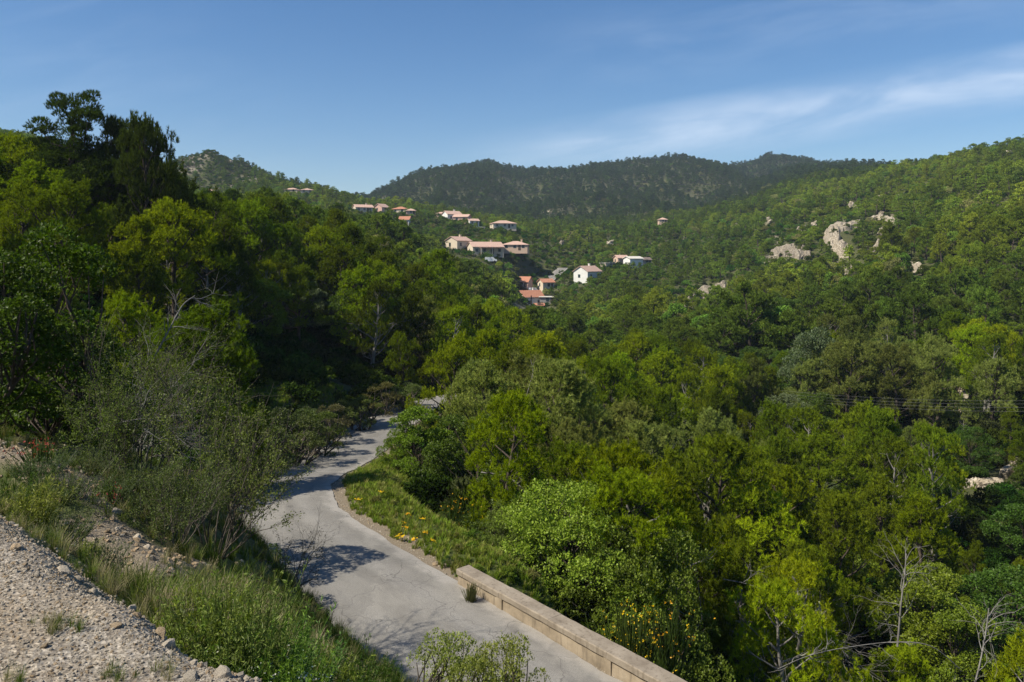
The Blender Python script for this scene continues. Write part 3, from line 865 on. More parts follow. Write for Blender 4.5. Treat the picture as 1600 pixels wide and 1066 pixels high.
# ------------------------------------------------------------------ houses of the village
def wall_mat(name, c):
    m, nt, out = newmat(name); g = NT(nt)
    co = g.n("ShaderNodeTexCoord").outputs["Object"]
    f = g.noise(0.8, 5, 0.6, co)
    col = g.mix(g.rng(f, 0.35, 0.75, 0, 0.35), c, tuple(v * 0.72 for v in c))
    g.l(g.principled(col, 0.9, g.bump(g.noise(30, 3, 0.6, co), 0.3, 0.01), 0.2), out.inputs[0]); return m
def roof_mat(name, a, b):
    m, nt, out = newmat(name); g = NT(nt)
    co = g.n("ShaderNodeTexCoord").outputs["Object"]
    wv = g.n("ShaderNodeTexWave"); wv.inputs["Scale"].default_value = 1.6; wv.bands_direction = 'X'; g.l(co, wv.inputs["Vector"])
    f = g.noise(5, 4, 0.7, co)
    col = g.ramp(f, [(0.35, a), (0.65, b)])
    g.l(g.principled(col, 0.85, g.bump(wv.outputs["Fac"], 0.6, 0.06), 0.2), out.inputs[0]); return m
HW = {'white': wall_mat("white_render", (0.74, 0.72, 0.66)), 'cream': wall_mat("cream_render", (0.62, 0.52, 0.39)), 'peach': wall_mat("peach_render", (0.60, 0.43, 0.31)),
      'pink': wall_mat("pink_render", (0.58, 0.38, 0.30)), 'grey': wall_mat("grey_render", (0.30, 0.28, 0.26))}
HR = {'pink': roof_mat("pale_pink_tiles", (0.50, 0.31, 0.23), (0.60, 0.42, 0.33)), 'red': roof_mat("red_tiles", (0.40, 0.17, 0.10), (0.50, 0.24, 0.15)),
      'dark': roof_mat("brown_tiles", (0.16, 0.12, 0.10), (0.22, 0.17, 0.14)), 'pale': roof_mat("pale_roof_sheet", (0.60, 0.55, 0.46), (0.66, 0.62, 0.54))}
gm, gnt, gout = newmat("window_glass"); gg = NT(gnt); gnt.links.new(gg.principled((0.03, 0.04, 0.05), 0.12, None, 0.6), gout.inputs[0]); M['glass'] = gm
gm, gnt, gout = newmat("painted_shutter"); gg = NT(gnt); gnt.links.new(gg.principled((0.10, 0.16, 0.14), 0.6), gout.inputs[0]); M['shutter'] = gm
gm, gnt, gout = newmat("brown_door_wood"); gg = NT(gnt); gnt.links.new(gg.principled((0.10, 0.07, 0.05), 0.7), gout.inputs[0]); M['doorwood'] = gm  # one even dark brown for the house doors
HOUSES = []
def house(pxc, pybase, d, w, dp, hw_, rot, wall, roof, label, rtype='gable', rh=1.5, chimney=True, wins=3, porch=False):
    P = W(pxc, pybase, d); x, y = P[0], P[1]
    zg = float(P[2])
    # stands where the hillside puts it, foundations reach down into the slope
    rot = -rot * 1.6
    root = thing("house", label, "house", (x, y, zg), R(rot), "houses of the hillside village")
    hw_ = hw_ * 0.85; zg += 0.0
    HOUSES.append((x, y, max(w, dp), hw_))
    b = MB(); 
    t = 0.0
    b.box(-w / 2, w / 2, -dp / 2, dp / 2, -1.5, hw_)
    if rtype == 'gable':   # ridge runs along x, gable walls on the two short sides
        for sx in (-w / 2, w / 2):
            b.add([(sx, -dp / 2, hw_), (sx, dp / 2, hw_), (sx, 0, hw_ + rh)], None, [(0, 1, 2)])
    put("wall", b.mesh("wall", [HW[wall]]), root)
    r = MB(); e = 0.45; k = 0.16
    if rtype == 'gable':
        sl = rh / (dp / 2)
        for s in (-1, 1):
            y0, y1 = s * (dp / 2 + e), 0.0
            z0, z1 = hw_ - e * sl + 0.03, hw_ + rh + 0.03
            V = [(-w / 2 - e, y0, z0), (w / 2 + e, y0, z0), (w / 2 + e, y1, z1), (-w / 2 - e, y1, z1)]
            V += [(a, b_, c + k) for a, b_, c in V]
            r.add(V, [(0, 1, 2, 3), (7, 6, 5, 4), (0, 4, 5, 1), (1, 5, 6, 2), (3, 2, 6, 7), (0, 3, 7, 4)])
    elif rtype == 'hip':
        hx = max(0.2, w / 2 - dp / 2)
        V = [(-w / 2 - e, -dp / 2 - e, hw_ + .02), (w / 2 + e, -dp / 2 - e, hw_ + .02), (w / 2 + e, dp / 2 + e, hw_ + .02), (-w / 2 - e, dp / 2 + e, hw_ + .02)]
        V += [(a, b_, c + k) for a, b_, c in V] + [(-hx, 0, hw_ + rh + k), (hx, 0, hw_ + rh + k)]
        r.add(V, [(3, 2, 1, 0), (0, 1, 5, 4), (1, 2, 6, 5), (2, 3, 7, 6), (3, 0, 4, 7), (4, 5, 9, 8), (6, 7, 8, 9)], [(5, 6, 9), (7, 4, 8)])
    else:
        r.box(-w / 2 - e, w / 2 + e, -dp / 2 - e, dp / 2 + e, hw_ + .02, hw_ + .22)
    rf = put("roof", r.mesh("roof", [HR[roof]]), root)
    if chimney:
        c = MB(); c.box(w * .22 - .35, w * .22 + .35, -.35 + dp * .1, .35 + dp * .1, hw_ + rh * .3, hw_ + rh + 0.9)
        c.box(w * .22 - .45, w * .22 + .45, -.45 + dp * .1, .45 + dp * .1, hw_ + rh + 0.9, hw_ + rh + 1.05)
        put("chimney", c.mesh("chimney", [HW[wall]]), rf)
    def opening(name, cx, side, z0, z1, ww, mat, pane=True):
        f = MB()
        if side == 'f':
            f.box(cx - ww / 2 - .12, cx + ww / 2 + .12, -dp / 2 - .06, -dp / 2 + .05, z0 - .1, z1 + .1)
        else:
            f.box(-w / 2 - .06, -w / 2 + .05, cx - ww / 2 - .12, cx + ww / 2 + .12, z0 - .1, z1 + .1)
        o = put(name, f.mesh(name, [M['shutter'] if name == 'window' else mat]), root)
        p = MB()
        if side == 'f': p.box(cx - ww / 2, cx + ww / 2, -dp / 2 - .09, -dp / 2 - .055, z0, z1)
        else: p.box(-w / 2 - .09, -w / 2 - .055, cx - ww / 2, cx + ww / 2, z0, z1)
        if pane: put("pane", p.mesh("pane", [mat]), o)
    rows = [0.9] if hw_ < 4 else [0.7, 3.3]
    for zz in rows:
        for i in range(wins):
            opening("window", -w / 2 + w * (i + 0.5) / wins, 'f', zz + .1, zz + 1.35, 1.0, M['glass'])
        opening("window", dp * 0.1, 's', zz + .1, zz + 1.3, 0.9, M['glass'])
    opening("door", w * 0.02 + w / wins * 0.5 if wins > 1 else w * .3, 'f', 0.02, 2.1, 0.9, M['doorwood'], False)
    if porch:
        q = MB(); q.box(-w * .3, w * .46, -dp / 2 - 2.6, -dp / 2 - .02, 2.5, 2.62)
        put("porch_roof", q.mesh("porch_roof", [HR[roof]]), root)
        for xx in (-w * .28, w * .08, w * .44):
            q = MB(); q.box(xx - .15, xx + .15, -dp / 2 - 2.5, -dp / 2 - 2.2, -3, 2.49)
            put("pillar", q.mesh("pillar", [HW[wall]]), root)
    return root

house(758, 397, 342, 13.5, 9, 3.6, -12, 'cream', 'pink', "largest villa of the village, cream walls, pale pink roof and shaded front porch", 'gable', 2.0, True, 4, True)
house(716, 388, 347, 8.5, 7.5, 3.8, -30, 'cream', 'pink', "cream house with pink tiled roof just left of the largest villa", 'gable', 1.7, True, 2)
house(806, 391, 350, 11, 9, 2.6, 4, 'peach', 'pink', "low villa with hipped pink roof just right of the largest villa", 'hip', 1.6, True, 3)
house(786, 357, 425, 12.5, 9, 2.8, -8, 'cream', 'pink', "villa with hipped pink roof alone on the grassy terrace above the others", 'hip', 1.7, False, 3)
house(706, 345, 455, 9, 7, 4.2, -20, 'white', 'pink', "white fronted house with pink roof at the crest, left of the lower pink one", 'gable', 1.8, True, 2)
house(722, 347, 448, 8.5, 7, 3.2, 8, 'pink', 'pink', "pink walled house with pink roof joined to the white fronted house on the crest", 'gable', 1.4, False, 2)
house(739, 353, 445, 5.5, 5, 3.2, -15, 'white', 'pink', "small white house with pink roof just below the crest houses", 'gable', 1.1, False, 2)
house(751, 361, 432, 4.2, 3, 2.2, 0, 'white', 'pale', "little white shed on the grass below the small white house", 'flat', .2, False, 1)
house(567, 332, 432, 9.5, 7, 3.0, -16, 'cream', 'pink', "leftmost house on the crest, cream with a tall chimney above the wood", 'gable', 1.5, True, 3)
house(596, 332, 436, 5.5, 6, 3.2, -35, 'pink', 'pink', "small pink gabled house second from the left on the crest", 'gable', 1.8, False, 1)
house(627, 334, 440, 8, 7, 2.6, 10, 'cream', 'red', "low red roofed house on the crest half hidden by a dark tree", 'hip', 1.5, False, 2)
house(642, 336, 425, 5, 5, 2.4, -5, 'pink', 'pink', "little pink house beside the low red roofed one on the crest", 'hip', 1.2, False, 1)
house(633, 353, 405, 5.2, 5.5, 3.6, 4, 'white', 'red', "white house with red roof standing below the crest among pines", 'gable', 1.6, False, 1)
house(690, 340, 462, 6, 5, 2.4, 0, 'peach', 'pink', "low peach building on the crest just left of the white fronted house", 'hip', 1.0, False, 2)
house(326, 305, 505, 10, 8, 2.4, -6, 'peach', 'pink', "lone peach house with pink roof at the foot of the rocky hill", 'hip', 1.5, False, 3)
house(457, 302, 492, 8.5, 7, 2.2, 5, 'cream', 'pink', "left one of the two cream houses under the rocky hill's right flank", 'hip', 1.2, False, 2)
house(480, 303, 490, 7.5, 7, 2.3, -8, 'cream', 'pink', "right one of the two cream houses under the rocky hill's right flank", 'hip', 1.2, False, 2)
house(918, 437, 335, 10.5, 7, 4.2, -32, 'white', 'pink', "bright white gabled house with pink roof standing alone among dark trees", 'gable', 2.1, True, 2)
house(989, 418, 355, 6.5, 6, 4.6, -14, 'white', 'pale', "pale two storey house with flat light roof, rightmost of the big ones", 'gable', 0.9, False, 2)
house(970, 413, 360, 5, 5, 3.4, -10, 'peach', 'pink', "peach house with cream edges just left of the pale two storey house", 'gable', 1.1, False, 2)
house(1007, 413, 365, 4.5, 5, 2.4, -10, 'grey', 'dark', "grey outbuilding with brown roof just right of the pale two storey house", 'gable', 1.0, False, 1)
house(950, 417, 352, 5.5, 4, 1.8, -20, 'cream', 'pale', "low cream outbuilding left of the peach house on the slope", 'flat', .3, False, 1)
house(819, 448, 335, 5.5, 5.5, 2.6, 14, 'pink', 'red', "small red roofed house left of its twin below the village road", 'gable', 1.9, False, 1)
house(853, 451, 335, 5.2, 5.5, 3.2, -14, 'cream', 'red', "small red roofed house with cream wall right of its twin", 'gable', 1.3, False, 1)
house(828, 478, 315, 8.8, 6.5, 4.4, -18, 'white', 'red', "lowest house of the village, red roof and white wall behind the utility pole", 'gable', 2.3, True, 2)
house(856, 474, 312, 6, 5, 2.9, 4, 'grey', 'pale', "carport with pale flat roof right of the lowest house", 'flat', .2, False, 1)
house(842, 483, 306, 3.6, 3, 1.8, 0, 'peach', 'red', "tiny red roofed lean to in front of the lowest house", 'gable', .6, False, 1)
house(1035, 349, 492, 5, 5, 2.4, 0, 'peach', 'pink', "lone small house with pink roof high on the wooded slope to the right", 'hip', 1.3, False, 1)

# village road and two parked vans
vr = np.array([W(px, py, d) for px, py, d in [(760, 436, 318), (785, 429, 322), (812, 423, 326), (838, 416, 334), (860, 409, 345), (880, 405, 360)]])
vr[:, 2] = H(vr[:, 0], vr[:, 1]) + 0.6
vr = catmull(vr, 8)
tag(put("village_road", strip(vr, np.full(len(vr), 5.0), 7, M['road'], "village_road", 0.05)), "grey lane climbing between the village gardens", kind="structure")
gm, gnt, gout = newmat("white_car_paint"); gg = NT(gnt); gnt.links.new(gg.principled((0.75, 0.75, 0.74), 0.25, None, 0.5), gout.inputs[0]); M['paint'] = gm
gm, gnt, gout = newmat("tyre_rubber"); gg = NT(gnt); gnt.links.new(gg.principled((0.02, 0.02, 0.02), 0.8), gout.inputs[0]); M['rubber'] = gm
def van(px, py, d, rz, label, lift=0.75):
    P = W(px, py, d); z = float(H(P[0], P[1])[0]) + lift
    o = thing("parked_van", label, "van", (P[0], P[1], z), R(rz), "white vans parked in the village")
    prof = [(-2.4, .35), (-2.45, 1.9), (-2.2, 2.1), (0.9, 2.1), (1.7, 1.25), (2.4, 1.1), (2.5, .35)]
    b = MB(); V = [(x, s * .95, zz) for s in (-1, 1) for x, zz in prof]; n = len(prof)
    b.add(V, [(i, (i + 1) % n, n + (i + 1) % n, n + i) for i in range(n)], [(0, i + 1, i) for i in range(1, n - 1)] + [(n, n + i, n + i + 1) for i in range(1, n - 1)])
    put("body", b.mesh("body", [M['paint']]), o)
    for x in (-1.5, 1.55):
        for s in (-1, 1):
            w = MB(); an = np.linspace(0, 2 * math.pi, 15)[:-1]; V = [(x + .34 * math.cos(a), s * .80 + q, .34 + .34 * math.sin(a)) for q in (0, s * .2) for a in an]
            w.add(V, [(i, (i + 1) % 14, 14 + (i + 1) % 14, 14 + i) for i in range(14)], [(14, 14 + i, 14 + i + 1) for i in range(1, 13)])
            put("wheel", w.mesh("wheel", [M['rubber']]), o)
    w = MB(); w.add([(0.95, -.8, 2.08), (0.95, .8, 2.08), (1.68, .85, 1.32), (1.68, -.85, 1.32)], [(0, 3, 2, 1)])
    w.V[0][:, 0] += .03; w.V[0][:, 2] += .03
    put("windscreen", w.mesh("windscreen", [M['glass']]), o)
van(833, 418, 333, 40, "small white van parked on the lane below the villas")
van(767, 399, 330, 5, "white van parked in front of the largest villa", 0.3)

# utility pole in front of the lowest house, cables over the valley
P = W(830, 512, 225); z0 = float(H(P[0], P[1])[0]); top = float(W(830, 462, 225)[2])
up = thing("utility_pole", "dark wooden utility pole standing in front of the lowest red roofed house", "pole", (P[0], P[1], z0 - .3))
b = MB(); b.tube(np.array([(0, 0, 0), (0, 0, (top - z0) / 2), (0, 0, top - z0 + .3)]), [0.24, 0.2, 0.15], 8); put("shaft", b.mesh("shaft", [M['pole']]), up)
b = MB(); b.box(-.9, .9, -.07, .07, top - z0 - .5, top - z0 - .32); ca = put("crossarm", b.mesh("crossarm", [M['pole']]), up)
for xx in (-.8, -.28, .28, .8):
    b = MB(); b.tube(np.array([(xx, 0, top - z0 - .32), (xx, 0, top - z0 - .1)]), [0.05, 0.035], 6); put("insulator", b.mesh("insulator", [HW['white']]), ca)
gm, gnt, gout = newmat("cable_metal"); gg = NT(gnt); gnt.links.new(gg.principled((0.25, 0.25, 0.24), 0.6, None, 0.3), gout.inputs[0]); M['cable'] = gm
for i, (ya, yb, lab) in enumerate([(604, 622, "topmost of the four power cables over the valley"), (609, 627, "second highest of the four power cables over the valley"),
                                   (613, 633, "third highest of the four power cables over the valley"), (616, 641, "lowest of the four power cables over the valley")]):
    A = W(1165, ya, 92); B = W(1800, yb - 2, 72); t = np.linspace(0, 1, 40)[:, None]
    Pn = A + (B - A) * t; Pn[:, 2] -= 0.9 * 4 * (t[:, 0] * (1 - t[:, 0]))
    b = MB(); b.tube(Pn, 0.005, 5)
    tag(put("power_cable", b.mesh("power_cable", [M['cable']], smooth=True)), lab, "cable", "power cables over the valley")

# ------------------------------------------------------------------ rock outcrops
def rock_mesh(seed, n=34, jag=0.5, mat='limestone'):
    rng = np.random.default_rng(seed)
    th = np.linspace(0, 2 * math.pi, n * 2, endpoint=False); ph = np.linspace(-0.5 * math.pi, 0.5 * math.pi, n)
    Tt, Pp = np.meshgrid(th, ph)
    D = np.stack([np.cos(Pp) * np.cos(Tt), np.cos(Pp) * np.sin(Tt), np.sin(Pp)], -1).reshape(-1, 3)
    r = np.ones(len(D))
    # flat facets: cut by random planes
    for _ in range(22):
        q = unit(rng.normal(0, 1, 3)); h = rng.uniform(0.62, 0.9)
        c = D @ q; r = np.where(c > 0.05, np.minimum(r, h / np.maximum(c, 0.05)), r)
    f1 = fbm(D[:, 0] * 3 + D[:, 2] * 2 + seed, D[:, 1] * 3 - D[:, 2] * 2, 4, seed)
    f2 = fbm(D[:, 0] * 9 + D[:, 2] * 7, D[:, 1] * 9 + D[:, 2] * 5, 3, seed + 3)
    r = r * (1 + f1 * jag + f2 * jag * 0.45)
    ao = np.arctan2(D[:, 2], D[:, 0]); w_ = np.sqrt(D[:, 0] ** 2 + D[:, 2] ** 2)
    r = r * (1 + w_ * 1.5 * fbm(np.cos(ao) * 2.2 + seed * 3.7, np.sin(ao) * 2.2, 3, seed + 9))
    V = D * r[:, None]
    st = 0.16; q_ = V[:, 2] / st + f1 * 2; V[:, 2] = V[:, 2] * 0.5 + 0.5 * (np.floor(q_) + sstep(q_ - np.floor(q_), .35, .65) - f1 * 2) * st   # ledges
    m = n * 2; i = np.arange(n - 1)[:, None] * m; j = np.arange(m)[None]; k = (j + 1) % m
    Q = np.stack([i + j, i + k, i + m + k, i + m + j], -1).reshape(-1, 4)
    return mesh("rock_outcrop", V, Q, [M[mat]])
BIG_ROCKS = [rock_mesh(300 + i) for i in range(6)]
ROCKS = []
def outcrop(px, py, d, sx, sy, sz, rz, label, k, sink=0.3):
    P = W(px, py, d); g = float(H(P[0], P[1])[0])
    z = float(P[2]) if d < 400 else g + sz * 0.1
    sx, sy, sz = sx * .82, sy * .7, sz * .8
    o = put("rock_outcrop", BIG_ROCKS[k % 6], None, (P[0], P[1], z), (R(10 * k), R(-8), R(rz)), (sx, sy, sz))
    tag(o, label, "rock", "pale limestone outcrops on the wooded slopes"); ROCKS.append((P[0], P[1], max(sx, sy)))
def hit(px, py, d0, d1):
    """where the line of sight through a point of the photograph first meets the hillside"""
    d = np.linspace(d0, d1, 130); x = (px - 800) / FX * d; z = (400 - py) / FX * d; g = H(x, d)
    k = np.nonzero(z <= g)[0]; i = k[0] if len(k) else 65
    return np.array([x[i], d[i], g[i]])
def scar(label, spine, d0, d1, seed, rise=1.0):
    sp = catmull(np.array(spine, float), 7); n = len(sp); m = 9
    T = np.gradient(sp[:, :2], axis=0); T /= np.linalg.norm(T, axis=1, keepdims=True); N = np.column_stack([-T[:, 1], T[:, 0]])
    V = []
    for i in range(n):
        for j, v in enumerate(np.linspace(-1, 1, m)):
            w = sp[i, 2] * (0.75 + 1.3 * float(fbm(np.array([i * .45 + seed]), np.array([(v > 0) * 7.0 + .3 * v]), 3, seed)[0]))
            p = hit(sp[i, 0] + N[i, 0] * w * v, sp[i, 1] + N[i, 1] * w * v, d0, d1)
            e = min(1 - abs(v), i / 3.0, (n - 1 - i) / 3.0); f = float(fbm(p[:1] * .35 + seed, p[1:2] * .35 + p[2] * .4, 4, seed + 2)[0])
            st = 0.9; q = p[2] / st + f * 2.2; led = (math.floor(q) + float(sstep(q - math.floor(q), .3, .7)) - q) * st
            V.append(p + np.array([f * .9, -0.5 * max(0, e), (led * 1.4 + f * 3.4 + 1.6) * rise * min(1, e * 3) - (0.8 if e <= 0 else 0)]))
    V = np.array(V); c = V.mean(0); Q = []
    i = np.arange(n - 1)[:, None] * m; j = np.arange(m - 1)[None]
    Q = np.stack([i + j, i + j + 1, i + m + j + 1, i + m + j], -1).reshape(-1, 4)
    # a buried underside closes the block
    U = V.copy(); U[:, 2] -= 2.5; Q2 = Q[:, ::-1] + len(V)
    rim = [r * m for r in range(n)] + [(n - 1) * m + k for k in range(1, m)] + [r * m + m - 1 for r in range(n - 2, -1, -1)] + [k for k in range(m - 2, 0, -1)]
    Q3 = np.array([(rim[k], rim[(k + 1) % len(rim)], rim[(k + 1) % len(rim)] + len(V), rim[k] + len(V)) for k in range(len(rim))])
    o = put("rock_outcrop", mesh("rock_outcrop", np.vstack([V, U]) - c, np.vstack([Q, Q2, Q3]), [M['limestone']]), None, tuple(c))
    tag(o, label, "rock", "pale limestone outcrops on the wooded slopes")
    for k in range(0, len(V), 3): ROCKS.append((V[k, 0], V[k, 1], 3.6 if d0 > 120 else 1.6))
scar("tallest pale cliff face on the right slope, hooked at its top", [(1348, 350, 6), (1315, 356, 9), (1296, 366, 12), (1304, 382, 15), (1318, 398, 17), (1322, 414, 14), (1327, 430, 6)], 200, 380, 1)
scar("broad pale scar left of the tallest cliff", [(1202, 403, 7), (1224, 397, 12), (1246, 401, 12), (1268, 403, 5)], 200, 380, 2)
scar("slanting pale ledge above the valley trees", [(1068, 480, 5), (1086, 468, 8), (1108, 457, 9), (1136, 448, 6)], 190, 380, 3)
scar("small pale scar among bushes above and right of the tallest cliff", [(1350, 349, 3), (1376, 341, 4), (1394, 350, 7), (1393, 362, 4)], 200, 380, 4, .7)
scar("thin upright pale scar right of the tallest cliff", [(1372, 374, 3), (1370, 388, 6), (1362, 404, 6)], 200, 380, 5, .7)
scar("weathered grey scar low on the slope right of the thin upright one", [(1416, 418, 5), (1434, 424, 9), (1450, 430, 4)], 150, 330, 6, .7)
scar("ochre streaked rock face beside a dark trunk, at the power cables", [(1484, 596, 7), (1500, 612, 12), (1506, 630, 11), (1498, 646, 5)], 85, 160, 7, .6)
scar("pale ochre scar at the right edge above a dark hollow", [(1560, 748, 7), (1588, 738, 13), (1612, 746, 8)], 55, 110, 8, .5)
scar("grey scar between bushes at the right edge above the cables", [(1578, 540, 5), (1590, 546, 8), (1604, 552, 4)], 100, 200, 9, .5)
outcrop(1525, 765, 72, 3.6, 2, 1.0, 5, "long low grey ledge in the clearing on the right", 5)
outcrop(1565, 652, 96, 1.0, 1, .6, 5, "small white boulder under the power cables on the right", 2)
outcrop(285, 248, 600, 4, 5, 2.5, 5, "pale crag on the left shoulder of the rocky hill", 2)
outcrop(358, 240, 605, 4, 5, 2, 45, "crag under the summit of the rocky hill", 3)
outcrop(300, 268, 590, 4, 5, 2.5, 25, "low crag halfway down the rocky hill", 1)
outcrop(858, 336, 760, 6, 6, 3, 0, "ochre quarry face under the far ridge, left one", 4)
outcrop(948, 334, 760, 8, 6, 4, 30, "ochre quarry face under the far ridge, right one", 5)

# ------------------------------------------------------------------ pines and oaks that can be told apart
rngT = np.random.default_rng(77)
def zone(x, y):
    px = 800 + FX * x / y
    if y < 34 and px > 560: z = "just behind the parapet wall" if px < 1150 else "in the ravine at the lower right"
    elif px > 1320 and y < 62: z = "in the ravine near the right edge"
    elif px > 1000 and y < 62: z = "in the ravine beyond the parapet"
    elif px > 640 and y < 62: z = "right of the road beyond the verge"
    elif px > 1330: z = "below the pale cliffs"
    elif px > 1050: z = "left of the power cables"
    elif px > 730: z = "in the valley below the village"
    elif px > 500: z = "on the left spur behind the road bend"
    elif px > 300: z = "in the wood above the left bank"
    elif px > 150: z = "around the tall bare trunk"
    else: z = "at the left edge of the wood"
    z += ", front" if y < 45 else ", near" if y < 62 else ", middle" if y < 82 else ", far"
    return z
SPOTS = []
def free(x, y, r):
    for a, b, c in SPOTS:
        if (a - x) ** 2 + (b - y) ** 2 < (r * 0.5 + c * 0.5) ** 2: return False
    return True
LANDMARKS = [(720, 890, "parapet's far end"), (900, 975, "parapet's middle"), (905, 850, "big round bush"), (990, 980, "yellow broom"), (530, 765, "road's bend"), (620, 650, "road's vanishing point"),
    (1268, 545, "silvery poplar"), (1190, 610, "cables' left end"), (1590, 625, "cables' right end"), (1400, 620, "cables' middle"), (1313, 395, "tallest cliff"), (1225, 400, "broad outcrop"), (1105, 460, "slanting ledge"), (830, 482, "utility pole"),
    (748, 560, "cone shaped pine"), (145, 340, "tall bare trunk"), (760, 390, "largest villa"), (915, 428, "bright white house"), (326, 302, "lone peach house"), (567, 328, "leftmost crest house"), (230, 640, "big bare shrub"),
    (60, 450, "near oak"), (828, 590, "forked dead top"), (1410, 930, "upright dead stem"), (1330, 1010, "long dead branch"), (1502, 612, "ochre rock face"), (1525, 765, "long low ledge"), (738, 710, "spreading oak"),
    (1440, 830, "pale leafy tree"), (1590, 790, "deep green leafy tree"), (400, 600, "left bank's shrubs"), (470, 300, "two cream houses"), (930, 640, "valley's middle"), (1120, 720, "ravine's middle")]
def whereabouts(px, py):
    d, n, lx, ly = min((math.hypot(px - a, (py - b) * 1.2), c, a, b) for a, b, c in LANDMARKS)
    dist = "just" if d < 40 else "a little" if d < 80 else "some way" if d < 140 else "well"
    a = math.degrees(math.atan2(ly - py, px - lx)) % 360
    side = ["right of", "above and right of", "above", "above and left of", "left of", "below and left of", "below", "below and right of"][int((a + 22.5) // 45) % 8]
    return "%s %s the %s" % (dist, side, n)
def size_word(h, lo, hi): return "low" if h < lo else "tall" if h > hi else "medium"

# singled-out trees, by where the photograph shows their tops
def hero(kinds, px, pytop, d, name, label, cat, tint, group, wide=1.0, hmax=14, r=2.2):
    P = W(px, pytop, d); g = float(H(P[0], P[1])[0]); h = min(hmax, max(1.2, P[2] - g))
    z = P[2] - h
    SPOTS.append((P[0], P[1], r))
    return tree_at(kinds, rngT, P[0], P[1], h, name, label, cat, tint, group, wide, z=z if abs(h - hmax) < 1e-6 and z - g < 0.2 else g)
GP = "pines of the wood"; GO = "broadleaved trees of the wood"
# the tall pine on the left: one bare leaning stem under an open crown of separate puffs
def make_tall_pine():
    rng = np.random.default_rng(5); wood = MB()
    P = np.array([(0.9, 0, -0.4), (0.55, 0, 2), (0.3, 0, 4.2), (0.05, 0.1, 6.2), (-0.1, 0, 8.2), (0, 0, 10), (0.1, 0, 11.6)])
    P = catmull(P, 4); wood.tube(P, np.linspace(0.24, 0.04, len(P)), 8)
    puffs = [(-1.7, 0, 10.6, .75), (-1.5, .5, 9.7, .7), (-0.55, 0, 11.9, .75), (0.45, .2, 11.8, .95), (1.0, -.2, 11.0, .9), (-0.1, .5, 10.9, .8), (0.3, -.4, 10.0, .8), (-0.8, .2, 9.2, .95),
             (0.9, .6, 9.7, .7), (-1.5, -.4, 8.6, .9), (0.2, .3, 8.9, .9), (1.6, .3, 8.5, .9), (-0.6, -.5, 7.9, 1.0), (1.0, -.4, 7.7, 1.0), (-2.1, .3, 7.5, 1.0), (2.3, -.1, 7.6, .8), (0, .5, 7.2, .9),
             (-1.5, 0, 6.5, .9), (1.7, .5, 6.7, .9), (2.4, .2, 5.6, .5)]
    PP, DD = [], []
    for x, y, z, r in puffs:
        c = np.array([x, y, z]); k = int(np.interp(z - 1.3 * r, P[:, 2], np.arange(len(P))))
        b = P[k]; m = (b + c) / 2 + rng.normal(0, .15, 3) - np.array([0, 0, .2])
        wood.tube(np.array([b, m, c]), [0.07, 0.05, 0.02], 5)
        for _ in range(5):
            e = c + rng.normal(0, r * .45, 3); wood.tube(np.array([c, (c + e) / 2 + rng.normal(0, .06, 3), e]), [0.02, 0.013, 0.006], 3)
            p, d = puff(rng, e, r * 0.52, int(80 * r)); PP.append(p); DD.append(d)
        p, d = puff(rng, c, r * 1.18, int(300 * r * r), .85); PP.append(p); DD.append(d)
    for i in range(7):
        z = rng.uniform(2.5, 6); k = int(np.interp(z, P[:, 2], np.arange(len(P)))); a = rng.uniform(0, 6.28)
        Q, _ = bend(rng, P[k], (math.cos(a), math.sin(a), .15), rng.uniform(.6, 1.9), 4, .25, 0); wood.tube(Q, np.linspace(.03, .006, 5), 4)
    V, F, r = blades(rng, np.concatenate(PP), np.concatenate(DD), 10, 0.19, 0.03, 0.42)
    return wood.arrays(), (V, F, r)
tall = Kind("pine", make_tall_pine(), M['bark'], M['needles'], 12.4)
P = W(112, 155, 57.6); h = 12.4 * 1.28
o = thing("pine_tree", "tallest pine, open crown above a dark bare leaning trunk at upper left", "pine tree", (P[0], P[1], P[2] - h), 0, GP, 1.28)
put("trunk", tall.wood, o); c = put("crown", tall.crown, o); c.color = (*T_PINE[3], 1); SPOTS.append((P[0], P[1], 2.5))
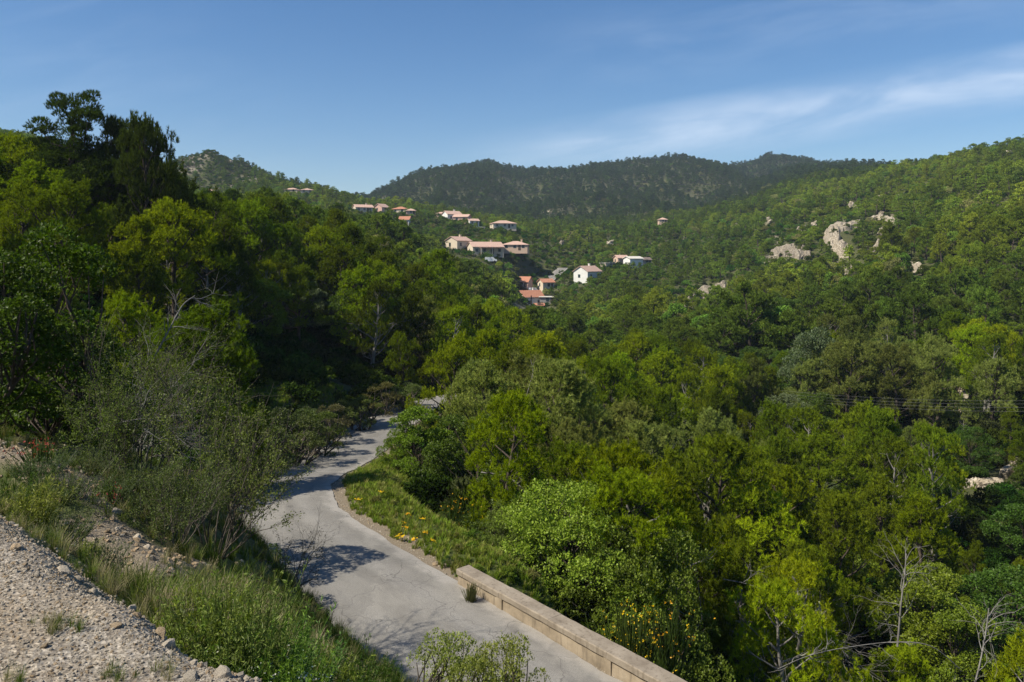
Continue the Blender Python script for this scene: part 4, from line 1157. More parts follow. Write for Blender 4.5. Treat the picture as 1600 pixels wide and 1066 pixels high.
for args in [
    (180, 208, 47, "bushy pine just right of the tallest pine", 0, .8, 11), (205, 225, 46, "narrow dark pine top between the tallest pine and the forked one", 0, .8, 11), (232, 212, 44, "pine with a narrow raised top left of the rocky hill", 0, .75, 10.5),
    (262, 262, 48, "dark spreading pine in front of the rocky hill", 0, 1.2, 9), (30, 226, 46, "dense pine with ragged top at the upper left edge", 1, 1.3, 12), (-30, 235, 44, "big pine cut off by the left edge", 1, 1.3, 12),
    (72, 268, 41, "broad green pine left of the dark bare trunk", 1, 1.3, 10.5), (75, 235, 52, "pine crown peeping out behind the tallest pine's left side", 0, 1.2, 12),
    (275, 335, 40, "yellow green pine with upright tufts right of the bare trunk", 1, 1.2, 8.5), (205, 350, 38, "pale tufted pine right behind the leafy bush", 1, 1.0, 7.5),
    (330, 315, 70, "pine crown right under the lone peach house", 0, 1.2, 10), (390, 305, 82, "pine on the skyline of the spur under the rocky hill", 1, 1.2, 10), (450, 312, 84, "round topped pine on the spur skyline below the two cream houses", 0, 1.1, 9.5),
    (505, 318, 88, "pine on the spur skyline left of the leftmost crest house", 1, 1.1, 9.5), (545, 336, 88, "pine on the spur skyline in front of the leftmost crest house", 0, 1.2, 9), (600, 352, 88, "pine on the spur skyline below the small pink house", 1, 1.1, 9),
    (665, 372, 92, "pine on the spur skyline left of the cream house", 0, 1.0, 9), (655, 415, 84, "grey green pine low on the spur left of the villas", 2, 1.1, 8.5), (700, 418, 92, "dark pine under the cream house beside the largest villa", 0, 1.1, 8.5), (745, 437, 96, "dark pine at the right end of the spur", 0, 1.1, 8.5), (560, 395, 76, "large mid green pine halfway down the spur", 1, 1.2, 9),
    (748, 482, 58, "bright cone shaped pine with a pointed top beyond the road bend", 1, 1.0, 9), (700, 530, 56, "yellow green pine leaning on the bright cone shaped one", 1, .9, 7.5), (790, 540, 60, "pine just right of the bright cone shaped pine", 1, 1.0, 7.5),
    (980, 468, 105, "bright yellow green pine on the valley floor below the white house", 1, 1.2, 10), (1030, 485, 100, "yellowish pine right of the brightest valley pine", 1, 1.1, 9), (905, 492, 110, "dark pine on the valley floor right of the utility pole", 0, 1.1, 8.5),
    (1120, 530, 88, "bright pine with wide crown below the slanting pale ledge", 1, 1.2, 9), (1300, 715, 44, "pine with a broken grey top in the middle of the ravine", 0, 1.1, 9), (1500, 480, 115, "wide dark pine on the right slope above the cables", 0, 1.2, 9),
    ]:
    px, py, d, lab, ti, wd, hm = args
    if px < 290: d, hm = d * 1.28, hm * 1.28
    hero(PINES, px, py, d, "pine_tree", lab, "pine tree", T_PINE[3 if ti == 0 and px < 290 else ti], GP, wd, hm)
for args in [
    (665, 640, 39, "bright leafy oak leaning over the far end of the road's verge", 1, 1.15, 5.0, 2.2), (738, 655, 37, "bright oak with spreading branches right of the road bend", 0, 1.15, 5.5, 2.2), (620, 672, 42, "small leafy oak hiding the road where it leaves the bend", 1, .9, 3.6, 1.5),
    (1150, 440, 150, "deep green broadleaved tree below the slanting pale ledge", 0, 1.4, 9, 4), (1215, 455, 150, "deep green broadleaved tree beneath the broad pale outcrop", 0, 1.4, 9, 4), (1180, 490, 135, "dark green round tree in the hollow under the outcrops", 0, 1.4, 8, 4),
    (1268, 492, 96, "silvery grey poplar with pale forked trunk above the cables' left end", 2, .85, 11, 2.5), (1225, 600, 84, "silvery grey poplar low tree at the left end of the cables", 2, 1.0, 7, 2.5), (650, 342, 380, "dark oak in front of the crest houses", 0, 1.5, 8, 4), (1440, 790, 42, "pale bright green leafy tree in the ravine at right", 1, 1.2, 6, 2.5), (1490, 810, 40, "pale green leafy tree right beside another in the right ravine", 1, 1.1, 5.5, 2),
    (1585, 745, 42, "deep green leafy tree at the right edge below the ochre rock", 0, 1.3, 6, 2.5),
    ]:
    px, py, d, lab, ti, wd, hm, r = args
    hero(OAKS, px, py, d, "leafy_tree", lab, "tree", T_OAK[ti], GO, wd, hm, r)

def keep_out(x, y):
    """boundaries of the wood near the road, the view over it and the clearings"""
    px = 800 + FX * x / y
    lat, zr, hw = near_road(x, y)
    a = abs(lat[0]) - hw[0]
    if y < 100 and a < (2.6 if lat[0] < 0 else 4.6) and y < 62: return True
    if a < 2.5: return True
    if lat[0] < 0 and 35.5 < y < 68 and a < 9.0: return True
    if y < 27 and px < 720: return True
    if y < 24: return True
    return False
def blocked_view(x, y, ztop):
    """crowns that would hide the road, the houses or the rocks from the photograph's standpoint are not there"""
    px = 800 + FX * x / y; py = 400 - FX * ztop / y
    if 430 < px < 610 and y < 60:
        if y < 40 and px > 430: return True
    for (a, b, ya, yb, dd) in CLEAR:
        if a < px < b and py < yb and y < dd: return True
    return False
CLEAR = [(122, 168, 300, 395, 57), (690, 830, 330, 402, 330), (880, 1020, 395, 438, 300), (800, 872, 430, 484, 300), (545, 650, 320, 340, 400), (1284, 1345, 352, 428, 200), (1200, 1268, 388, 412, 200), (1066, 1138, 445, 480, 200), (1355, 1378, 350, 400, 250),
         (1180, 1640, 596, 644, 84), (822, 838, 455, 515, 220), (1486, 1520, 590, 640, 98), (1490, 1600, 735, 775, 70)]
n_pine = n_oak = 0
def shades_road(x, y, top):
    """no tree stands where it would keep the sun off the stretches of road that lie in the light"""
    for t in (0.35, 0.6, 0.8, 0.95):
        g = float(H(x, y)[0]); L = (g + (top - g) * t + 10.5) * abs(sun_dir.xy.length / sun_dir.z)
        qx = x - sun_dir.x / sun_dir.xy.length * L; qy = y - sun_dir.y / sun_dir.xy.length * L
        lat, zr, hw = near_road(qx, qy)
        if abs(lat[0]) < hw[0] + 1.0 and (41.5 < qy < 62 or 25 < qy < 35): return True
    return False
cands = []
for y in np.arange(26, 122, 4.5):
    half = y * 0.70
    for x in np.arange(-half, half, 4.5):
        cands.append((x + rngT.uniform(-1.5, 1.5), y + rngT.uniform(-1.5, 1.5)))
cands.sort(key=lambda c: c[1])
for x, y in cands:
    if y < 26: continue
    if keep_out(x, y): continue
    px = 800 + FX * x / y
    right = px > 660
    if not free(x, y, 1.9 if right else 1.8): continue
    g = float(H(x, y)[0])
    u = rngT.random()
    big = rngT.uniform(0.75, 1.2)
    patch = float(fbm(np.array([x / 22]), np.array([y / 22]), 2, 61)[0])
    if u < (0.82 if right else .73) and n_pine < 268:
        h = (8.3 if right else 7.8) * big
        if y < 40 and right: h *= 0.8
        if (not right) and y < 50: h *= 0.75
        ti = 1 if patch > 0.02 else (2 if patch < -0.17 else 0)
        if not right: ti = 0 if rngT.random() < 0.6 else ti
        thin = rngT.random() < 0.28
        lat, zr, hw = near_road(x, y)
        if abs(lat[0]) < 6 and lat[0] < 0: h *= 0.55
        if not right and y < 75 and shades_road(x, y, g + h): h *= .55
        if not right and y < 75 and shades_road(x, y, g + h): continue
        if blocked_view(x, y, g + h * .97): h *= 0.5
        if blocked_view(x, y, g + h * .97): continue
        lab = "%s %s %spine %s%s" % (size_word(h, 5.8, 8.0), ["dark green", "yellow green", "grey green"][ti], "sparse " if thin else "", "" if thin else "", whereabouts(px, 400 - FX * (g + h * .7) / y))
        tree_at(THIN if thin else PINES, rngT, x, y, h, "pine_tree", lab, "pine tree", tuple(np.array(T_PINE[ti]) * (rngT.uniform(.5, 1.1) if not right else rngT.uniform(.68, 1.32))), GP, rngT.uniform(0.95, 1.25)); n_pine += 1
        SPOTS.append((x, y, 1.9))
    elif u < 0.95 and n_oak < 120:
        h = rngT.uniform(3.6, 6.2) * (0.75 if y < 45 else 1)
        ti = 0 if patch < 0.05 else 1
        if rngT.random() < 0.12: ti = 2
        if blocked_view(x, y, g + h * .97): continue
        lab = "%s %s leafy tree %s" % (size_word(h, 4.2, 5.6), ["deep green", "bright green", "silvery"][ti], whereabouts(px, 400 - FX * (g + h * .7) / y))
        tree_at(OAKS, rngT, x, y, h, "leafy_tree", lab, "tree", T_OAK[ti], GO, rngT.uniform(1.0, 1.3)); n_oak += 1
        SPOTS.append((x, y, 1.9))
print("pines", n_pine, "oaks", n_oak, "cands", len(cands))
# ------------------------------------------------------------------ scatter by geometry nodes, only for what nobody could count
def scatter(name, label, pts, rot, scl, idx, tint, protos, on=None):
    n = len(pts)
    me = bpy.data.meshes.new(name); me.vertices.add(n); me.vertices.foreach_set("co", np.asarray(pts, np.float32).ravel())
    a = me.attributes.new("rot", 'FLOAT_VECTOR', 'POINT'); a.data.foreach_set("vector", np.asarray(rot, np.float32).ravel())
    scl = np.asarray(scl, np.float32)
    if scl.ndim == 1: scl = np.repeat(scl[:, None], 3, 1)
    a = me.attributes.new("scl", 'FLOAT_VECTOR', 'POINT'); a.data.foreach_set("vector", scl.ravel())
    a = me.attributes.new("pick", 'INT', 'POINT'); a.data.foreach_set("value", np.asarray(idx, np.int32))
    a = me.attributes.new("tint", 'FLOAT_VECTOR', 'POINT'); a.data.foreach_set("vector", np.asarray(tint, np.float32).ravel())
    o = put(name, me); tag(o, label, None, None, "stuff")
    src = bpy.data.collections.new(name + " sources")
    for i, pm in enumerate(protos):
        po = bpy.data.objects.new("%s_source_%02d" % (name, i), pm); src.objects.link(po)
    ng = bpy.data.node_groups.new(name + " scatter", 'GeometryNodeTree')
    ng.interface.new_socket("Geometry", in_out='INPUT', socket_type='NodeSocketGeometry')
    ng.interface.new_socket("Geometry", in_out='OUTPUT', socket_type='NodeSocketGeometry')
    gi = ng.nodes.new("NodeGroupInput"); go = ng.nodes.new("NodeGroupOutput")
    ip = ng.nodes.new("GeometryNodeInstanceOnPoints"); ci = ng.nodes.new("GeometryNodeCollectionInfo")
    ci.inputs["Collection"].default_value = src; ci.inputs["Separate Children"].default_value = True; ci.inputs["Reset Children"].default_value = True
    def na(nm, t):
        x = ng.nodes.new("GeometryNodeInputNamedAttribute"); x.data_type = t; x.inputs["Name"].default_value = nm; return x.outputs["Attribute"]
    ip.inputs["Pick Instance"].default_value = True
    ng.links.new(gi.outputs[0], ip.inputs["Points"]); ng.links.new(ci.outputs[0], ip.inputs["Instance"])
    ng.links.new(na("pick", 'INT'), ip.inputs["Instance Index"])
    ng.links.new(na("rot", 'FLOAT_VECTOR'), ip.inputs["Rotation"])
    ng.links.new(na("scl", 'FLOAT_VECTOR'), ip.inputs["Scale"])
    ng.links.new(ip.outputs[0], go.inputs[0])
    md = o.modifiers.new("scatter", 'NODES'); md.node_group = ng
    return o

rngS = np.random.default_rng(11)
FAR = [make_far_tree(400 + i, 'pine') for i in range(5)] + [make_far_tree(420 + i, 'round') for i in range(4)] + [make_far_tree(430 + i, 'cypress') for i in range(2)]

def village(x, y):
    return np.exp(-(((x - 25) / 110) ** 2 + ((y - 385) / 75) ** 2))

def woodland(name, label, d0, d1, sp0, pxa, pxb, hm, protos=FAR):
    pts = []; y = d0
    while y < d1:
        sp = sp0
        xa = (pxa - 800) / FX * y; xb = (pxb - 800) / FX * y
        xs = np.arange(xa, xb, sp); n = len(xs)
        pts.append(np.column_stack([xs + rngS.uniform(-.45, .45, n) * sp, y + rngS.uniform(-.5, .5, n) * sp])); y += sp
    P = np.concatenate(pts); x, y = P[:, 0], P[:, 1]
    z = H(x, y); n = len(x)
    den = 0.95 + fbm(x / 30, y / 30, 3, 71) * 1.1
    cone = np.exp(-(((x + 225) / 85) ** 2 + ((y - 600) / 70) ** 2))
    vil = village(x, y)
    keep = rngS.random(n) < den - cone * 0.08 - vil * 0.05
    rockn = sstep(fbm(x / 26, y / 26, 4, 31) + cone * 0.22, 0.14, 0.24) * (np.hypot(x, y) > 180)
    keep &= rngS.random(n) > rockn * np.where(y < 660, .7, .15)
    h = hm * rngS.uniform(0.6, 1.15, n) * (1 - 0.35 * cone) * (1 - 0.3 * vil) * (1 + fbm(x / 18, y / 18, 2, 75) * 1.2)
    kind = rngS.random(n); pn = fbm(x / 40, y / 40, 3, 81)
    isr = kind < np.clip(0.22 + vil * 0.45 + pn * 0.8, 0.03, 0.85)
    h = np.where(isr, h * 0.75, h)
    for hx, hy, hr, hh in HOUSES:
        dx = x - hx; dy = y - hy
        keep &= ~(np.hypot(dx, dy) < hr * 0.62 + 1.5)
    px = 800 + FX * x / y; py = 400 - FX * (z + h) / y; pb = 400 - FX * z / y
    # in front of each house only low growth, so that it shows as in the photograph
    for hx, hy, hr, hh in HOUSES:
        hz = float(H(hx, hy)[0]); hp = 800 + FX * hx / hy; hw2 = hr * 0.55 / hy * FX
        ytop = 400 - FX * (hz + hh * (0.35 + 0.55 * ((hx * 7.3) % 1))) / hy
        m = (np.abs(px - hp) < hw2) & (y < hy) & (py < ytop) & (py > -50)
        hmax = (400 - ytop) / FX * y - z
        h = np.where(m, np.minimum(h, hmax), h)
        h = np.where(m & (y > hy - 16) & (hmax > 1.2), np.minimum(hmax, 6.5), h)
    rockroll = rngS.random(n)
    for rx, ry, rr in ROCKS:
        keep &= ~(np.hypot(x - rx, y - ry) < rr * 0.75)
        if 40 < ry < 400:
            rz = float(H(rx, ry)[0]) + .8; rp = 800 + FX * rx / ry; rq = 400 - FX * rz / ry
            keep &= ~((np.abs(px - rp) < np.where(isr, .42, .32) * h / y * FX) & (y < ry) & (py < rq) & (rockroll < .88))
    for (a, b, ya, yb, dd) in CLEAR:
        m = (px > a) & (px < b) & (py < yb) & (y < dd)
        hmax = (400 - yb) / FX * y - z
        h = np.where(m, np.minimum(h, hmax), h)
    keep &= h > 1.2
    for sx, sy, sr in SPOTS:
        if sy > 100: keep &= ~(np.hypot(x - sx, y - sy) < sr * .6 + 1.5)
    # a grassy terrace, garden clearings and the village lane
    for c, rr in ((W(800, 366, 410), 19), (W(760, 372, 398), 18), (W(880, 470, 300), 6)):
        keep &= ~((np.hypot((x - c[0]) / 1.6, y - c[1]) < rr) & (rngS.random(n) < .85))
    for q in vr[::3]: keep &= ~(np.hypot(x - q[0], y - q[1]) < 5)
    k = np.nonzero(keep)[0]; x, y, z, h, isr, pn, vil = [a[k] for a in (x, y, z, h, isr, pn, vil)]; n = len(k)
    idx = np.where(isr, 5 + rngS.integers(0, 4, n), rngS.integers(0, 5, n))
    cyp = (vil > 0.35) & (rngS.random(n) < 0.04); idx = np.where(cyp, 9 + rngS.integers(0, 2, n), idx)
    pal = np.array([(0.058, 0.088, 0.015), (0.105, 0.138, 0.018), (0.040, 0.066, 0.020), (0.066, 0.116, 0.020), (0.125, 0.130, 0.055)])
    c = rngS.random(n); dist = np.hypot(x, y)
    a = pal[0] * (1 - sstep(pn, -0.1, 0.15))[:, None] + pal[1] * sstep(pn, -0.1, 0.15)[:, None]
    far = sstep(dist, 540, 760)[:, None]
    a = a * (1 - far) + (pal[2] * 0.85 + pal[0] * 0.1) * far  # distant crowns tinted darker and bluer: distance haze painted into their colour
    a = np.where((isr & (c < .5))[:, None], pal[3], a)
    a = np.where((isr & (c > .8))[:, None], pal[4], a)
    a = np.where(cyp[:, None], (0.02, 0.04, 0.012), a)
    a = a * rngS.uniform(0.8, 1.7, (n, 1)) * np.array([1.10, 1.04, .85]) * (1.48 - .50 * far)
    wide = rngS.uniform(0.85, 1.25, n) * np.where(isr, 1.0, 1.25)
    scatter(name, label, np.column_stack([x, y, z - 0.1]), np.column_stack([np.zeros(n), np.zeros(n), rngS.uniform(0, 6.28, n)]),
            np.column_stack([h * wide, h * wide, h]), idx, a, protos)
    print(name, n)
def mid_source(tree, h):
    (Vw, Fw), (V, F, r) = tree
    return join_tree("woodland_source", ((Vw / h, Fw), (V / h, F, r)), M['bark'], M['mass'])
MID = [mid_source(make_pine(450 + i, 8.0, .12, 2.3, shoots=1500, per=6, ln=.30, wd=.055, nl=20), 8.0) for i in range(5)] + \
      [mid_source(make_broadleaf(460 + i, 6.0, 2.3, .1, 5200, .26, .18, 1, 30), 6.0) for i in range(4)] + FAR[9:]
woodland("middle_woodland", "green mass of pines and oaks over the valley floor and the lower right slope", 116, 235, 4.9, -250, 1850, 8.2, MID)
woodland("village_woodland", "green mass of pines and oaks over the slopes around the village", 235, 360, 4.8, -250, 1850, 7.2)
woodland("upper_woodland", "dense woodland over the upper slopes and around the rocky hill", 360, 720, 5.2, -150, 1800, 6.8)
woodland("far_woodland", "dark continuous pine wood over the far ridge", 720, 1420, 6.0, -100, 1700, 8.5)

# low scrub filling the gaps between the trees and clothing the slopes
def small_bush(seed, ln, wd, n):
    rng = np.random.default_rng(seed); C = unit(rng.normal(0, 1, (16, 3))); C[:, 2] = np.abs(C[:, 2])
    C = C * rng.uniform(.25, .55, (16, 1)) * np.array([1, 1, 1.1]); PP, DD = [], []
    for c in C:
        p, d = puff(rng, c + np.array([0, 0, .15]), rng.uniform(.16, .3), n // 16, .9); PP.append(p); DD.append(d)
    V, F, r = blades(rng, np.concatenate(PP), np.concatenate(DD), 2, ln, wd, .6)
    return mesh("scrub_source", V, F, [M['mass']], attrs={'rnd': ('FACE', r)})
BUSH = [small_bush(500 + i, .13, .055, 900) for i in range(5)]
def scrub(name, label, d0, d1, sp, pxa, pxb, smin, smax, test=None):
    pts = []; y = d0
    while y < d1:
        xs = np.arange((pxa - 800) / FX * y, (pxb - 800) / FX * y, sp); n = len(xs)
        pts.append(np.column_stack([xs + rngS.uniform(-.5, .5, n) * sp, y + rngS.uniform(-.5, .5, n) * sp])); y += sp
    P = np.concatenate(pts); x, y = P[:, 0], P[:, 1]; n = len(x)
    lat, zr, hw = near_road(x, y); a = np.abs(lat) - hw
    keep = (a > 1.1)
    keep &= ~((lat > 0) & (a < 4.0) & (y < 42)) & ~((lat > 0) & (y < 26) & (a < 1.8))
    keep &= ~((lat < 0) & (y < 24) & (rngS.random(n) < .5))
    if test is not None: keep &= test(x, y)
    s = rngS.uniform(smin, smax, n) * (1 + fbm(x / 9, y / 9, 2, 91))
    z = H(x, y)
    px = 800 + FX * x / y; py = 400 - FX * (z + s) / y
    for (c0, c1, ya, yb, dd) in CLEAR:
        if ya < 590: keep &= ~((px > c0) & (px < c1) & (py < yb) & (y < dd) & (y > dd - 60))
    pb = 400 - FX * z / y
    for rx, ry, rr in ROCKS:
        keep &= ~(np.hypot(x - rx, y - ry) < rr * .45)
        if 60 < ry < 400:
            rz = float(H(rx, ry)[0]) + .8; rp = 800 + FX * rx / ry; rq = 400 - FX * rz / ry
            keep &= ~((np.abs(px - rp) < .7 * s / y * FX) & (y < ry) & (py < rq) & (pb > rq))
    k = np.nonzero(keep)[0]; n = len(k)
    pal = np.array([(0.050, 0.078, 0.016), (0.095, 0.125, 0.022), (0.105, 0.105, 0.050), (0.050, 0.105, 0.018)])
    t = pal[rngS.integers(0, 4, n)] * rngS.uniform(.8, 1.5, (n, 1)) * np.array([1.0, 1.12, .8]) * (.48 if d1 < 200 else 1.0)  # near undergrowth darkened: deep shade between the crowns put into its colour
    w = s[k] * rngS.uniform(.9, 1.5, n)
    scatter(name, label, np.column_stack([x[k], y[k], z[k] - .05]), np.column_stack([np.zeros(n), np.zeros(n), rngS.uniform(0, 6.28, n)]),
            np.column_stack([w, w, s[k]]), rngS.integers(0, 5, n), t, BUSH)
    print(name, n)
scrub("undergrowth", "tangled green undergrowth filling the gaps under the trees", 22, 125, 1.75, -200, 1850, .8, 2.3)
def t_vh(x, y):
    lat, zr, hw = near_road(x, y); a = np.abs(lat) - hw
    return (lat > 0) & (a > .7) & (a < 5) & (y > 23.8) & (y < 44) & (rngS.random(len(x)) < .3 + 1.4 * fbm(x / 1.5, y / 1.5, 2, 5) + .12 * a)
def herbs():
    n = 1000; x = rngS.uniform(-10, 4, n); y = rngS.uniform(23, 45, n); k = t_vh(x, y); x, y = x[k], y[k]; n = len(x); s = .14 + .30 * rngS.random(n) ** 2.2
    pal = np.array([(.15, .22, .03), (.19, .25, .04), (.11, .16, .02), (.22, .22, .07)])
    scatter("verge_herbs", "leafy herbs and weeds in the verge grass", np.column_stack([x, y, H(x, y)]), np.column_stack([np.zeros((n, 2)), rngS.uniform(0, 6, n)]), np.column_stack([s, s, s]), rngS.integers(0, 5, n), pal[rngS.integers(0, 4, n)], BUSH)
herbs()
scrub("hillside_scrub", "low garrigue scrub over the slopes between the trees", 125, 640, 3.6, -150, 1800, 1.0, 2.4)

# ------------------------------------------------------------------ shrubs and plants that stand out
def shrub_kind(seed, h, w, leaves, ln, wd, lumps=22, leafmat='leaves', dense=1.0, stems=4, wood='twig'):
    return Kind("shrub", make_broadleaf(seed, h, w, 0.05, leaves, ln, wd, stems, lumps, dense), M[wood], M[leafmat], h)
ROUND = shrub_kind(600, 4.0, 2.3, 36000, .075, .05, 60)
SHR = [shrub_kind(601 + i, 1.8, 1.0, 7000, .055, .035, 24) for i in range(3)]
rngB = np.random.default_rng(21)
def plant(kind, px, pytop, d, name, label, cat, tint, group, wide=1.0, h=None, zoff=0.0):
    P = W(px, pytop, d); g = float(H(P[0], P[1])[0]) + zoff
    hh = h if h is not None else max(.3, P[2] - g)
    if kind in SHR: hh = min(hh, 2.3)
    o = thing(name, label, cat, (P[0], P[1], (g if h is None else P[2] - hh)), rngB.uniform(0, 6.28), group, (hh / kind.h * wide, hh / kind.h * wide, hh / kind.h))
    put("trunk", kind.wood, o); c = put("crown", kind.crown, o); c.color = (*tint, 1); return o
YG = (0.245, 0.310, 0.032)
plant(ROUND, 908, 772, 27.5, "round_bush", "big round pale green bush bulging over the parapet's far end", "bush", YG, "shrubs by the road", 1.05)
plant(ROUND, 800, 800, 28.5, "round_bush", "smaller pale green bush left of the big round one behind the parapet", "bush", (0.17, .22, .04), "shrubs by the road", .8)
plant(ROUND, 1010, 850, 26, "round_bush", "darker green bush low at the right side of the big round one", "bush", (0.13, .18, .02), "shrubs by the road", .8)
for i, (px, py, d, lab, t, wd) in enumerate([
    (690, 800, 29, "small bush on the verge midway along the bend", (.09, .13, .02), 1.1), (742, 830, 27, "bush above the parapet's far end on its left side", (.08, .13, .02), 1.3), (697, 880, 24.4, "dark leafy clump against the far end of the parapet", (.05, .10, .015), 1.0),
    (650, 790, 31.5, "low bush at the back of the verge near the bend", (.09, .14, .02), 1.0), (600, 738, 35.5, "shaded bush at the tip of the bend", (.05, .08, .015), 1.2), (765, 785, 29.5, "mid green bush between the oak and the pale bushes", (.08, .12, .02), 1.3),
    (470, 600, 47, "olive bush on the bank left of the road, upper one", (.085, .12, .03), 1.2), (520, 618, 49, "grey brown bush on the left bank above the bend", (.12, .115, .05), 1.1), (430, 640, 44, "dark bush in the shade of the left bank", (.05, .07, .02), 1.5),
    (560, 610, 54, "yellowish bush on the left bank where the road vanishes", (.12, .14, .03), 1.1), (600, 590, 60, "rust tinted bush at the far end of the left bank", (.14, .125, .04), 1.1), (455, 655, 41, "olive bush at the foot of the left bank", (.09, .11, .03), 1.3),
    (640, 600, 62, "pale green bush beside the road's vanishing point", (.10, .13, .03), 1.4), (505, 645, 45, "green bush right at the left edge of the road", (.08, .115, .02), 1.1), (400, 665, 38, "dark shrub behind the bare branches, by the road", (.05, .075, .02), 1.6),
    (365, 690, 33, "olive shrub behind the fan of bare stems", (.08, .10, .03), 1.5), (330, 640, 31, "tall dark shrub behind the big bare shrub", (.05, .07, .018), 1.3), (395, 845, 21, "dark shrub at the road's near left edge", (.05, .075, .018), 1.3),
    (285, 655, 24, "shrub casting shade on the road from the left bank", (.06, .085, .02), 1.0)]):
    plant(SHR[i % 3], px, py, d, "shrub", lab, "shrub", t, "shrubs by the road", wd)

# trees rooted on the near bank
NEAR_OAK = [Kind("oak", make_broadleaf(640 + i, 4.0, 1.35, 0.08, 11000, .085, .06, 2, 44), M['bark'], M['leaves'], 4.0) for i in range(2)]
plant(NEAR_OAK[0], 62, 362, 13.0, "leafy_tree", "near oak with bright fresh leaves at the left, dark inside", "tree", (.060, .105, .009), "near trees at left", 1.0)
plant(NEAR_OAK[1], -35, 400, 11.5, "leafy_tree", "near oak cut off by the left edge of the picture", "tree", (.055, .09, .009), "near trees at left", 1.1)
plant(NEAR_OAK[1], 118, 520, 14.0, "leafy_tree", "lower oak behind the near bright leaved one", "tree", (.045, .085, .012), "near trees at left", 1.15)
plant(NEAR_OAK[0], 270, 590, 23, "leafy_tree", "dark leafy tree behind the big bare shrub", "tree", (.05, .08, .015), "near trees at left", 1.0)
plant(PINES[4], 392, 640, 33, "pine_tree", "young pine on the left bank whose shadow crosses the road", "pine tree", T_PINE[0], GP, 1.1)
plant(PINES[2], 300, 500, 33, "pine_tree", "broad dark pine above the left bank behind the bare shrub", "pine tree", T_PINE[0], GP, 1.2)

def stemmed(seed, n, L, r, lev, kids, ang, spread, up, wob, leafn=0, ln=.03, wd=.012, lean=(0, 0), tipat=1, shrink=.62):
    rng = np.random.default_rng(seed); wood = MB(); tips = []
    for i in range(n):
        a = rng.uniform(0, 6.28); t = rng.uniform(0.15, 1) * spread
        d = np.array([math.cos(a) * t + lean[0], math.sin(a) * t + lean[1], 1.0])
        grow(rng, wood, (math.cos(a) * .08, math.sin(a) * .08, -.15), d, L * rng.uniform(.7, 1.15), r, lev, tips, kids, ang, shrink, up, wob, 5, tipat)
    if leafn:
        P = np.array([t[0] for t in tips]); D = unit(np.array([t[1] for t in tips])); Ls = np.array([t[2] for t in tips])[:, None]
        k = rng.integers(0, len(P), leafn // 4)
        PP = P[k] - D[k] * Ls[k] * rng.uniform(0, .9, (len(k), 1)) + rng.normal(0, .02, (len(k), 3))
        leaf = leaf_quads(rng, PP, D[k], 4, ln, wd, .8, ln * .6)
    else: leaf = None
    return wood, leaf
def stemmed_thing(name, label, cat, px, py, d, rz, parts, wood, leafcol, scale=1.0, group=None, m='twig', zoff=0.0):
    wd_, leaf = parts; P = W(px, py, d); z = float(H(P[0], P[1])[0]) + zoff
    o = thing(name, label, cat, (P[0], P[1], z), R(rz), group, scale)
    put(wood, wd_.mesh(wood, [M[m]], smooth=True), o)
    if leaf is not None:
        c = put("leafage", mesh("leafage", leaf[0], leaf[1], [M['leaves']], attrs={'rnd': ('FACE', leaf[2])}), o); c.color = (*leafcol, 1)
    return o
OL = (0.105, 0.140, 0.022)
stemmed_thing("bare_shrub", "large shrub of grey arching branches with sparse olive leaves", "shrub", 235, 830, 11.5, 0, stemmed(701, 9, 1.30, .016, 3, (3, 5), .75, .65, .0, .14, 9500, .038, .013), "branches", OL)
stemmed_thing("bare_shrub", "fan shaped shrub of many thin stems leaning over the road's near bend", "shrub", 335, 868, 10, 0, stemmed(702, 15, 1.0, .012, 3, (3, 4), .5, .75, .03, .10, 10000, .038, .015, (.25, 0)), "branches", (.12, .15, .03))
stemmed_thing("thorny_shrub", "small sparse thorny shrub silhouetted against the grey road", "shrub", 452, 905, 13.5, 0, stemmed(703, 6, .62, .010, 3, (3, 4), .7, .6, .0, .16, 900, .022, .012), "branches", (.07, .07, .045), 1.15)
stemmed_thing("bare_shrub", "pale dead shrub with tangled grey twigs above the big bare shrub", "shrub", 215, 690, 17, 0, stemmed(704, 8, 1.2, .018, 3, (3, 5), .8, .7, -.02, .16, 7000, .035, .012), "branches", OL, 1.2, None, 'deadwood')
stemmed_thing("olive_shrub", "dense olive green shrub under the grey arching branches", "shrub", 190, 800, 11, 0, stemmed(705, 12, .85, .012, 3, (3, 5), .6, .7, .03, .1, 12000, .034, .010), "branches", (.14, .18, .03))
stemmed_thing("olive_shrub", "rounded olive shrub at the foot of the fan shaped one", "shrub", 262, 860, 8.6, 0, stemmed(706, 12, .48, .010, 3, (3, 4), .6, .8, .03, .1, 9000, .03, .009), "branches", (.09, .125, .03))
# arching dead limbs
def arc_branch(name, label, pts, r0, r1, seed, twigs=9, tl=.9, group="dead branches in the trees"):
    rng = np.random.default_rng(seed); Pw = np.array([W(*p) for p in pts]); c = Pw[0].copy(); Q = catmull(Pw - c, 6)
    b = MB(); b.tube(Q, np.linspace(r0, r1, len(Q)) * .6, 6); tips = []
    o = thing(name, label, "branch", tuple(c), 0, group)
    put("limb", b.mesh("limb", [M['deadwood']], smooth=True), o)
    t = MB(); r1 = r1 * .5
    for i in range(twigs):
        k = rng.integers(2, len(Q) - 1); d = unit(Q[k + 1 if k + 1 < len(Q) else k] - Q[k - 1]) + rng.normal(0, .6, 3)
        grow(rng, t, Q[k], d, tl * rng.uniform(.5, 1.1), r1 * 1.2, 2, tips, (2, 4), .7, .6, -.02, .16, 4, 0)
    put("twigs", t.mesh("twigs", [M['deadwood']], smooth=True), o)["kind"] = "stuff"
arc_branch("dead_branch", "long pale dead branch arching along the bottom right", [(1215, 1045, 22), (1262, 1025, 22), (1320, 1012, 22.3), (1400, 1003, 22.6), (1455, 1010, 22.8), (1500, 1045, 23)], .012, .025, 1, 10, .6)
